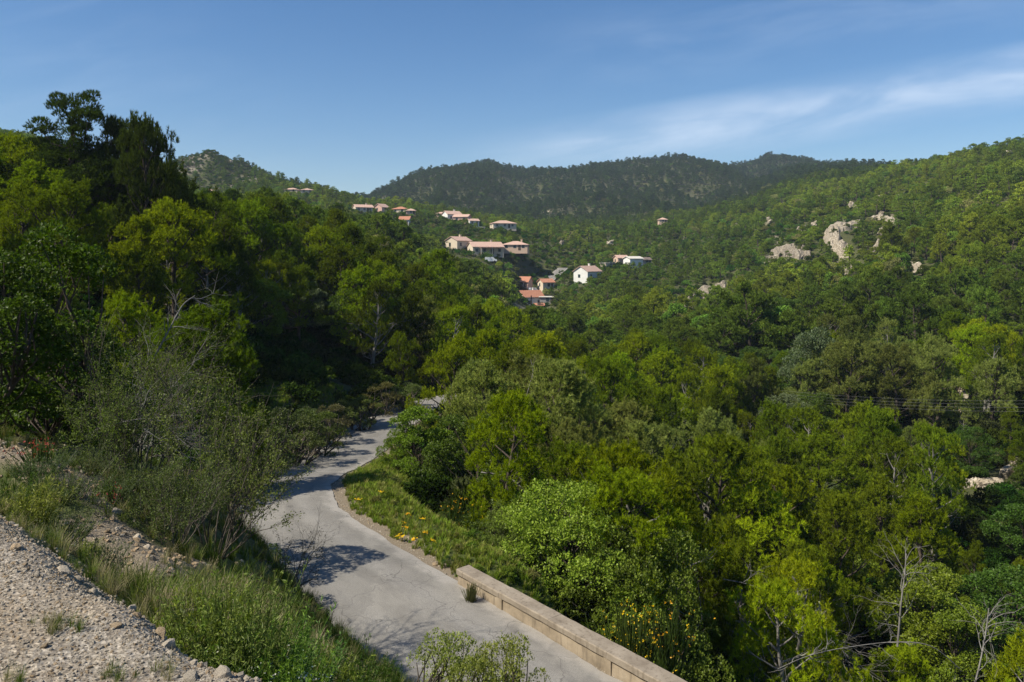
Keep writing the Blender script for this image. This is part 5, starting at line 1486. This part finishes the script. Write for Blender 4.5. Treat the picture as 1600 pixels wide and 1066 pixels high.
arc_branch("dead_branch", "grey dead branch rising from the bottom right corner tangle", [(1500, 1140, 24), (1525, 1060, 24), (1538, 1000, 24.4), (1545, 950, 24.6)], .05, .025, 2, 18, 1.0)
arc_branch("dead_branch", "bare spreading branches in the dark hollow above the parapet's near end", [(1280, 940, 34), (1285, 985, 33), (1310, 1010, 32), (1345, 1045, 31)], .06, .02, 3, 18, 1.5)
arc_branch("dead_branch", "bare branches forking left in the dark hollow beside the spreading ones", [(1280, 945, 34), (1262, 985, 33), (1225, 1000, 32.5), (1190, 1015, 32)], .05, .015, 4, 14, 1.2)
arc_branch("dead_branch", "pale forked dead top sticking out beyond the road bend", [(820, 628, 46), (828, 600, 46), (833, 580, 46.2), (829, 562, 46.4)], .05, .02, 5, 6, .6)
arc_branch("dead_branch", "grey limb slanting out of the pines at the right of the oak", [(752, 738, 35), (780, 742, 34.7), (805, 752, 34.4), (822, 772, 34.2)], .05, .025, 6, 7, .6)
arc_branch("dead_branch", "pale upright dead stem in the pines right of centre bottom", [(1402, 1010, 31), (1405, 975, 31), (1408, 940, 31), (1413, 900, 31.2), (1416, 865, 31.3)], .07, .03, 7, 16, 1.0)
arc_branch("dead_branch", "curving grey branch over the bushes right of the broom", [(1130, 905, 29), (1165, 912, 28.6), (1200, 925, 28.4), (1230, 945, 28.2)], .03, .015, 8, 12, .8)
arc_branch("dead_branch", "thick pale arching limb inside the big bare shrub", [(150, 672, 11), (190, 660, 11), (235, 655, 11), (275, 672, 11.2), (320, 700, 11.4)], .018, .008, 9, 10, .5, "dead branches in the near shrub")
arc_branch("dead_branch", "thin grey limb slanting down right of the big bare shrub", [(225, 670, 10.6), (270, 700, 10.6), (330, 735, 10.8), (372, 765, 11)], .012, .006, 10, 10, .45, "dead branches in the near shrub")
arc_branch("dead_branch", "grey crooked limb sticking up out of the near shrubs", [(240, 560, 14), (262, 520, 14), (285, 478, 14.2), (305, 462, 14.4)], .03, .012, 11, 10, .5, "dead branches in the near shrub")

# Spanish broom with yellow flowers, and small flowering plants
def broom_thing(px, py, d, label, seed, h, nst=80, nfl=120, w=.5, name="broom", flowers='petal_y', col=(.07, .11, .02), group="flowering plants", top=None, fs=.035):
    rng = np.random.default_rng(seed); st = MB(); ends = []
    for i in range(nst):
        a = rng.uniform(0, 6.28); t = rng.uniform(0, w)
        Q, dd = bend(rng, (math.cos(a) * t * .2, math.sin(a) * t * .2, -.1), (math.cos(a) * t, math.sin(a) * t, 1), h * rng.uniform(.6, 1.08), 4, .07, .0)
        st.tube(Q, np.linspace(.008, .004, 5) * max(1, h / 1.2), 3); ends.append(Q)
    P = W(px, py, d); z = float(H(P[0], P[1])[0])
    o = thing(name, label, "shrub", (P[0], P[1], (z if top is None else float(W(px, top, d)[2]) - h)), 0, group)
    V, F = st.arrays(); c = put("stems", mesh("stems", V, F, [M['leaves']], attrs={'rnd': ('FACE', rng.uniform(0, .9, sum(len(f) for f in F)))}), o); c.color = (*col, 1); c["kind"] = "stuff"
    E = np.array([q[rng.integers(3, 5)] for q in ends])
    k = rng.integers(0, len(E), nfl); PP = E[k] + rng.normal(0, .05 * h / 1.5, (nfl, 3))
    V, F, r = leaf_quads(rng, PP, unit(rng.normal(0, 1, (nfl, 3)) + np.array([0, 0, 1])), 4, fs, fs * .7, .9, fs * .3)
    put("flowers", mesh("flowers", V, F, [M[flowers]], attrs={'rnd': ('FACE', r)}), o)["kind"] = "stuff"
    return o
broom_thing(985, 1000, 20.5, "Spanish broom covered in yellow flowers just behind the parapet", 1, 3.6, 170, 210, .24, top=950, fs=.05)
broom_thing(1045, 1000, 22, "smaller yellow flowering broom right of the large one", 2, 3.0, 90, 45, .2, top=945, fs=.05)
broom_thing(708, 800, 29.5, "broom with orange yellow flowers on the verge under the oak", 3, 1.6, 80, 26, .4, top=772, fs=.05)
broom_thing(736, 802, 29.5, "second broom on the verge, right of the orange flowered one", 4, 1.5, 60, 14, .4, top=782, fs=.05)
broom_thing(736, 935, 21.9, "dry grassy tuft growing at the foot of the parapet", 5, .62, 150, 0 + 4, .35, "dry_tuft", 'petal_y', (.13, .13, .04), "plants along the parapet", fs=.01)
broom_thing(818, 985, 20.3, "tiny weed at the parapet's foot nearer than the tuft", 6, .16, 60, 4, .8, "dry_tuft", 'petal_y', (.12, .12, .04), "plants along the parapet", fs=.008)
broom_thing(62, 745, 9.2, "low plant with dark red flower heads on the rubble bank", 7, .34, 60, 40, .5, "red_valerian", 'petal_r', (.07, .11, .02), "flowering plants", fs=.022)
broom_thing(178, 800, 8.8, "little red flowered plant lower on the rubble bank", 8, .3, 30, 24, .5, "red_valerian", 'petal_r', (.07, .10, .03), "flowering plants", fs=.02)

# upright bright green leafy stems on the edge of the lay-by
def leafy_stems(px, py, d, label, seed, h, n, w, col, name="leafy_herb", per=26, ln=.036, wd=.007, rr=.16):
    rng = np.random.default_rng(seed); st = MB(); PP, DD = [], []
    for i in range(n):
        a = rng.uniform(0, 6.28); t = rng.uniform(0, 1) ** .5
        b = (math.cos(a) * t * rr, math.sin(a) * t * rr, -.05)
        Q, dd = bend(rng, b, (math.cos(a) * t * w, math.sin(a) * t * w, 1), h * rng.uniform(.5, 1.25), 4, .05, .02)
        st.tube(Q, np.linspace(.0032, .0015, 5), 3)
        tt = rng.uniform(.5, 4, per); k = np.minimum(tt.astype(int), 3); q = Q[k] + (Q[k + 1] - Q[k]) * (tt - k)[:, None]
        PP.append(q); DD.append(unit(np.array([0, 0, .9]) + rng.normal(0, .6, (per, 3))))
    V, F, r = leaf_quads(rng, np.concatenate(PP), np.concatenate(DD), 2, ln, wd, .35, .004)
    P = W(px, py, d); z = float(H(P[0], P[1])[0])
    o = thing(name, label, "plant", (P[0], P[1], z), 0, "green plants on the bank edge")
    Vs, Fs = st.arrays(); c = put("stems", mesh("stems", Vs, Fs, [M['leaves']], attrs={'rnd': ('FACE', np.full(sum(len(f) for f in Fs), .4))}), o); c.color = (*[v * .8 for v in col], 1); c["kind"] = "stuff"
    c = put("leafage", mesh("leafage", V, F, [M['leaves']], attrs={'rnd': ('FACE', r)}), o); c.color = (*col, 1); c["kind"] = "stuff"
G1 = (.19, .275, .035)
for args in [(330, 985, 4.55, "bright green leafy clump at the lay-by's edge, tallest one", 1, .55, 130, .42), (372, 1000, 4.7, "bright green leafy clump right of the tallest one", 2, .46, 110, .5), (290, 960, 4.7, "green leafy clump left of the tallest one", 3, .38, 80, .5),
             (400, 1040, 4.3, "green leafy clump low at the lay-by's corner", 4, .34, 90, .55), (440, 1020, 5.2, "loose green herb on the bank behind the lay-by's corner", 5, .4, 70, .5), (470, 1060, 5.2, "green herb above the white flowers at bottom", 6, .34, 70, .5),
             (45, 830, 6.4, "bright green plant in the gully at left", 7, .34, 70, .5), (20, 745, 7.6, "dark green spiky shrub at the left edge on the rubble bank", 8, .5, 110, .6), (110, 795, 6.8, "small fresh green plant on the gully's edge", 9, .22, 40, .6),
             (520, 1050, 6.5, "dark green herb on the lower bank above the road", 10, .4, 80, .6), (560, 1060, 8.5, "leafy herb at the bank's foot left of the bottom bush", 11, .3, 80, .6)]:
    px, py, d, lab, sd_, h, n, w = args
    if px > 250: px += 28
    G1 = tuple(np.array((.19, .265, .04)) * rngB.uniform((.75, .85, .6), (1.25, 1.1, 1.6)))
    leafy_stems(px, py, d, lab, sd_, h, n, w, G1 if sd_ not in (8, 10, 11) else (.06, .11, .015), rr=.22 if sd_ < 3 else .16)
# bush in front of the road at the bottom
BB = Kind("bush", make_broadleaf(660, 2.0, .72, .1, 10000, .034, .022, 5, 60), M['twig'], M['leaves'], 2.0)
plant(BB, 705, 1004, 8.2, "small_bush", "small leaved yellow green bush at the bottom, left half of the pair", "bush", (.24, .27, .05), "bushes at the bottom", .75, 1.6)
plant(BB, 790, 1012, 8.0, "small_bush", "small leaved yellow green bush at the bottom, right half of the pair", "bush", (.23, .26, .05), "bushes at the bottom", .7, 1.5)
plant(BB, 745, 1042, 7.8, "small_bush", "lowest yellow green bush, between the pair at the bottom", "bush", (.21, .24, .045), "bushes at the bottom", .75, 1.4)

# ------------------------------------------------------------------ grass, gravel, rubble: what nobody could count
def grass_clump(seed, n, h, w, bw):
    rng = np.random.default_rng(seed); a = rng.uniform(0, 6.28, n); t = rng.uniform(0, 1, n) ** .7
    b = np.column_stack([np.cos(a) * t * w * .3, np.sin(a) * t * w * .3, np.full(n, -.02)])
    out = np.column_stack([np.cos(a), np.sin(a), np.zeros(n)]) * (t * rng.uniform(.3, 1, n))[:, None]
    L = h * rng.uniform(.45, 1.1, n)[:, None]
    p1 = b + (out * .25 + np.array([0, 0, 1.0])) * L * .5; p2 = b + (out * .75 * w / h * 1.6 + np.array([0, 0, 1.0])) * L * .85
    p3 = p2 + (out * .9 + np.array([0, 0, .12])) * L * .3
    s = np.column_stack([-np.sin(a), np.cos(a), np.zeros(n)]) * bw
    V = np.stack([b - s, b + s, p1 + s * .8, p1 - s * .8, p2 + s * .5, p2 - s * .5, p3], 1).reshape(-1, 3)
    i = np.arange(n)[:, None] * 7
    Q = np.concatenate([i + np.array([0, 1, 2, 3]), i + np.array([3, 2, 4, 5])]); T = i + np.array([5, 4, 6])
    r = np.r_[np.tile(rng.uniform(0, 1, n), 2)]; rt = r[:n]
    return mesh("grass_source", V, [Q, T], [M['grass']], attrs={'rnd': ('FACE', np.r_[r, rt])})
GR = [grass_clump(800 + i, 46, .24, .16, .0022) for i in range(5)]
GRF = [grass_clump(820 + i, 26, .30, .22, .010) for i in range(4)]
def grass(name, label, n, xr, yr, test, smin, smax, protos, pal, power=1.0, sfn=None):
    x = rngS.uniform(*xr, n); y = rngS.uniform(*yr, n) if power == 1.0 else yr[0] + (yr[1] - yr[0]) * rngS.random(n) ** power
    k = test(x, y); x, y = x[k], y[k]; n = len(x); z = H(x, y)
    pal = np.array(pal); t = pal[rngS.integers(0, len(pal), n)] * rngS.uniform(.75, 1.2, (n, 1))
    scatter(name, label, np.column_stack([x, y, z - .01]), np.column_stack([rngS.normal(0, .12, n), rngS.normal(0, .12, n), rngS.uniform(0, 6.28, n)]),
            rngS.uniform(smin, smax, n) * (1 if sfn is None else sfn(x, y)), rngS.integers(0, len(protos), n), t, protos)
    print(name, n)
PG = [(.10, .135, .030), (.14, .165, .050), (.26, .23, .13), (.30, .26, .16), (.085, .12, .02)]
def t_edge(x, y):
    s = edge_s(x, y) + fbm(x / .5, y / .5, 3, 33) * .5
    px = 800 + FX * x / y
    d = np.where(s < .9, 1.0, .85)
    rb = rubble_w(x, y)
    return (s > .38) & (s < 3.2) & (px < 620) & (rngS.random(len(x)) < (1 - rb * .93) * d * (.5 + fbm(x / .8, y / .8, 3, 34) * 1.8) * np.where((x < -2.8) & (s > .9), .22, 1))
grass("bank_edge_grass", "grey green and straw grass along the edge of the gravel lay-by", 26000, (-9, .6), (2.2, 11), t_edge, .5, 1.25, GR, PG, 1.4, lambda x, y: .35 + .65 * sstep(edge_s(x, y), .2, 1.0) * (1 - .45 * (x < -2.8)))
def t_bank(x, y):
    s = edge_s(x, y); lf = (x < -2.8) & (y < 13); lat, zr, hw = near_road(x, y); a = np.abs(lat) - hw
    return (s > 2.0) & (a > .35) & (lat < 0) & (rngS.random(len(x)) > .75 * lf) & (rngS.random(len(x)) < .8 + fbm(x / 1.5, y / 1.5, 3, 35) * 2)
grass("bank_grass", "rough grass and herbs over the steep near bank", 16000, (-14, 3), (5, 26), t_bank, .5, 1.25, GR, [(.07, .10, .02), (.11, .14, .03), (.20, .18, .09), (.06, .10, .016)])
def t_verge(x, y):
    lat, zr, hw = near_road(x, y); a = np.abs(lat) - hw
    k1 = (lat > 0) & (a > .38 + fbm(x, y, 2, 3) * .5) & (a < 5) & (y > 23.6) & (y < 60)
    k2 = (lat < 0) & (a > .3) & (a < 5) & (y > 24)
    return k1 | k2
grass("verge_grass", "lush green grass on the verges of the bend", 42000, (-22, 4), (22, 60), t_verge, .5, 1.15, GRF, [(.19, .26, .03), (.22, .27, .045), (.26, .26, .07), (.16, .23, .025)])
grass("terrace_grass", "light green grass on the terraces among the village houses", 9000, (-60, 60), (290, 440), lambda x, y: fbm(x / 14, y / 14, 2, 44) > -.05, 2.2, 4.5, GRF, [(.14, .17, .04), (.15, .165, .06)])
def t_tufts(x, y):
    px = 800 + FX * x / y; py = 400 + FX * 1.6 / y; k = np.zeros(len(x), bool)
    for a, b, r in ((75, 975, 26), (185, 1050, 28), (255, 1045, 22), (120, 978, 14), (20, 1060, 14)): k |= np.hypot((px - a) / 1.6, py - b) < r * .6
    return k & (rngS.random(len(x)) < .16)
grass("gravel_grass", "small faded grass tufts growing in the gravel", 9000, (-3.2, -1), (2.8, 3.8), t_tufts, .15, .4, GR, PG)
# little flowers
def flower_head(seed, m, r):
    rng = np.random.default_rng(seed); P = rng.normal(0, 1, (14, 3)) * np.array([.05, .05, .02]) + np.array([0, 0, .2]); 
    a = np.linspace(0, 6.28, 6)[:-1]; V, F = [], []
    for p in P:
        b = len(V); V.append(p); V += [p + np.array([math.cos(t) * r, math.sin(t) * r, .003]) for t in a]
        F += [(b, b + 1 + i, b + 1 + (i + 1) % 5) for i in range(5)]
    return mesh("flower_source", V, np.array(F), [m], attrs={'rnd': ('FACE', rng.uniform(0, 1, len(F)))})
def blooms(name, label, m, n, spots, r):
    pts = []
    for px, py, d, rad in spots:
        P = W(px, py, d); q = rngS.normal(0, rad, (n, 2)) + P[:2]; pts.append(q)
    q = np.concatenate(pts); z = H(q[:, 0], q[:, 1]); k = len(q)
    scatter(name, label, np.column_stack([q, z]), np.column_stack([rngS.normal(0, .2, k), rngS.normal(0, .2, k), rngS.uniform(0, 6, k)]), rngS.uniform(.8, 1.2, k), rngS.integers(0, 2, k), np.ones((k, 3)), [flower_head(1, m, r), flower_head(2, m, r)])
blooms("white_flowers", "tiny white flowers on the bank edge at the bottom", M['petal_w'], 16, [(450, 1052, 4.6, .12), (490, 1062, 4.9, .14), (520, 1070, 5.2, .12)], .006)
blooms("yellow_flowers", "patches of yellow flowers in the verge grass", M['petal_y'], 3, [(622, 860, 26.6, .22), (656, 862, 26.4, .3), (580, 800, 31, .5), (645, 828, 28, .6)], .03)

def pebble(seed, mat):
    rng = np.random.default_rng(seed); import bmesh
    bm = bmesh.new(); bmesh.ops.create_icosphere(bm, subdivisions=1 if seed < 960 else 2, radius=1)
    sq = np.array([1, rng.uniform(.65, 1), rng.uniform(.4, .75)])
    pl = [(unit(rng.normal(0, 1, 3)), rng.uniform(.6, .85)) for _ in range(7)]
    for v in bm.verts:
        c = np.array(v.co)
        for q, h in pl:
            dd = c @ q
            if dd > h: c = c - q * (dd - h)
        v.co = c * sq * rng.uniform(.9, 1.1)
    me = bpy.data.meshes.new("stone"); bm.to_mesh(me); bm.free(); me.materials.append(M[mat]); return me
PB = [pebble(900 + i, 'pebble' if i % 4 else 'ochre') for i in range(12)]
def stones(name, label, n, xr, yr, test, size, protos=PB):
    x = rngS.uniform(*xr, n); y = rngS.uniform(*yr, n); k = test(x, y); x, y = x[k], y[k]; n = len(x)
    s = size(n); z = H(x, y)
    scatter(name, label, np.column_stack([x, y, z + s * .15]), rngS.normal(0, .5, (n, 3)) + np.column_stack([np.zeros(n), np.zeros(n), rngS.uniform(0, 6.28, n)]), s, rngS.integers(0, len(protos), n), np.ones((n, 3)), protos)
    print(name, n)
def infr(x, y): 
    px = 800 + FX * x / y
    return (px < 560) & (px > -260)
stones("gravel", "loose grey and ochre gravel of the lay-by", 110000, (-5.6, .3), (1.9, 5.8), lambda x, y: infr(x, y) & (edge_s(x, y) < .46 + fbm(x / .4, y / .4, 3, 51) * .5), lambda n: .0035 + .010 * rngS.random(n) ** 4)
stones("coarse_gravel", "coarse stones along the edge of the lay-by", 7000, (-6, .3), (1.9, 6.2), lambda x, y: infr(x, y) & (np.abs(edge_s(x, y) - .2 + fbm(x / .5, y / .5, 3, 52) * .7) < .42), lambda n: .007 + .022 * rngS.random(n) ** 3)
OC = [pebble(930 + i, "ochre") for i in range(5)] + PB[1:3]
stones("rubble", "broken pale stones strewn over the bank at left", 15000, (-9, -1.5), (5, 14), lambda x, y: rngS.random(len(x)) < rubble_w(x, y) + .04, lambda n: .007 + .04 * rngS.random(n) ** 3, OC)
def t_rs(x, y):
    lat, zr, hw = near_road(x, y); a = np.abs(lat) - hw
    return (a > -.8) & (a < .8) & (rngS.random(len(x)) < sstep(a, -.8, -.1) ** 2 + .02)
stones("roadside_gravel", "loose gravel along both edges of the road", 60000, (-14, 6), (14, 46), t_rs, lambda n: .012 + .03 * rngS.random(n) ** 3)
BR = [rock_mesh(340 + i, 9, .5) for i in range(4)]
def slope_rocks(n):
    x = rngS.uniform(20, 330, n); y = rngS.uniform(110, 480, n); k = (x / y < .75) & (fbm(x / 30, y / 30, 3, 131) > .1); x, y = x[k], y[k]; z = H(x, y); m = len(x)
    s = .5 + 1.8 * rngS.random(m) ** 2
    scatter("scattered_rocks", "scattered pale rocks showing between the trees of the right slope", np.column_stack([x, y, z + s * .7]), np.column_stack([rngS.normal(0, .2, (m, 2)), rngS.uniform(0, 6, m)]),
            np.column_stack([s * 1.5, s, s * 1.2]), rngS.integers(0, 4, m), np.ones((m, 3)), BR)
slope_rocks(260)
q = []
for rx, ry, rr in ROCKS:
    if 60 < ry < 400:
        for _ in range(1 if rngS.random() < .12 else 0): q.append((rx + rngS.uniform(-1, 1) * rr * 1.1, ry - rngS.uniform(.55, 1.3) * rr))
q = np.array(q); k = len(q); sz = rngS.uniform(1.2, 2.8, k)
scatter("rock_scrub", "bushes growing round the feet of the pale rocks", np.column_stack([q, H(q[:, 0], q[:, 1]) + .1]), np.column_stack([np.zeros((k, 2)), rngS.uniform(0, 6, k)]), np.column_stack([sz, sz, sz]), rngS.integers(0, 5, k), np.tile([.08, .11, .02], (k, 1)) * rngS.uniform(.7, 1.4, (k, 1)), BUSH)
for i, (px, py, d, hh, w) in enumerate([(135, 745, 9.6, .34, "between the two red flowers"), (205, 752, 10, .36, "behind the rubble's middle"), (95, 775, 8.4, .28, "left of the rubble's middle"), (250, 800, 9.2, .36, "at the foot of the olive shrub"),
        (165, 775, 9, .22, "on top of the rubble's middle"), (30, 800, 7.4, .26, "over the gully's left end"), (140, 850, 6.4, .22, "on the gully's near rim"), (80, 838, 6.2, .2, "on the near rim left"), (200, 858, 6.8, .26, "at the gully's right end"), (60, 765, 8.8, .26, "on the rubble's left end")]):
    leafy_stems(px, py, d, "grey green cushion of fine stems " + w, 60 + i, hh, 120, 1.0, (.12, .15, .06), "cushion_plant", 14, .03, .006, .2)
# stones large enough to be picked out one by one
BS = [pebble(960 + i, ('pebble', 'ochre', 'pebble')[i % 3]) for i in range(5)]
for i, (px, py, d, s, lab) in enumerate([
    (58, 893, None, .026, "pale yellow stone lying by itself in the gravel"), (182, 977, None, .030, "smooth grey stone in the middle of the gravel"), (98, 858, None, .045, "jagged grey stone at the gravel's upper edge beside a twig"), (145, 862, None, .04, "dark stone at the gravel's edge under the grass"),
    (250, 955, None, .045, "brown stone where the green clump meets the gravel"), (262, 985, None, .038, "pale stone just below the brown one at the clump's foot"), (70, 1008, None, .022, "light stone in the lower gravel at left"), (300, 1052, None, .04, "reddish stone near the gravel's lower right"), (350, 1045, None, .045, "rust brown stone near the gravel's lower right tip"),
    (25, 848, None, .04, "flat grey stone at the gravel's top left"), (205, 930, None, .03, "white stone near the middle of the gravel's edge"), (120, 690 + 45, 9.5, .08, "pale slab high on the rubble bank"), (185, 795, 8.6, .08, "pale block in the middle of the rubble bank"), (215, 830, 8.0, .06, "cream slab low on the rubble bank"), (150, 830, 7.4, .06, "ochre block by the dark hollow of the bank"),
    (85, 800, 7.2, .09, "long grey ledge stone along the gully"), (95, 822, 6.8, .07, "weathered grey stone in the gully"), (594, 1020, 17.6, .09, "white stone at the foot of the bank beside the road"), (560, 990, 18.6, .07, "pale stone on the bank's foot above the white one"), (680, 893, 24.6, .1, "pale stone on the road's edge before the parapet")]):
    if d is None: d = 1.6 * FX / (py - 400)
    P = W(px, py, d); z = float(H(P[0], P[1])[0])
    o = put("stone", BS[i % 5], None, (P[0], P[1], z + s * .2), (rngB.normal(0, .3), rngB.normal(0, .3), rngB.uniform(0, 6)), s)
    tag(o, lab, "stone", "loose stones one can pick out")

# ------------------------------------------------------------------ air: thin haze over the whole valley
b = MB(); b.box(-2600, 2600, -700, 2400, -60, 210)
hz = b.mesh("haze", [])
hm_, hnt, hout = newmat("valley_haze")
pv = hnt.nodes.new("ShaderNodeVolumePrincipled"); pv.inputs["Color"].default_value = (0.62, 0.74, 0.92, 1); pv.inputs["Density"].default_value = 0.00015; pv.inputs["Anisotropy"].default_value = 0.1
hnt.links.new(pv.outputs[0], hout.inputs["Volume"]); hz.materials.append(hm_)
if True: tag(put("haze", hz), "thin blue haze in the air over the hills", kind="stuff")
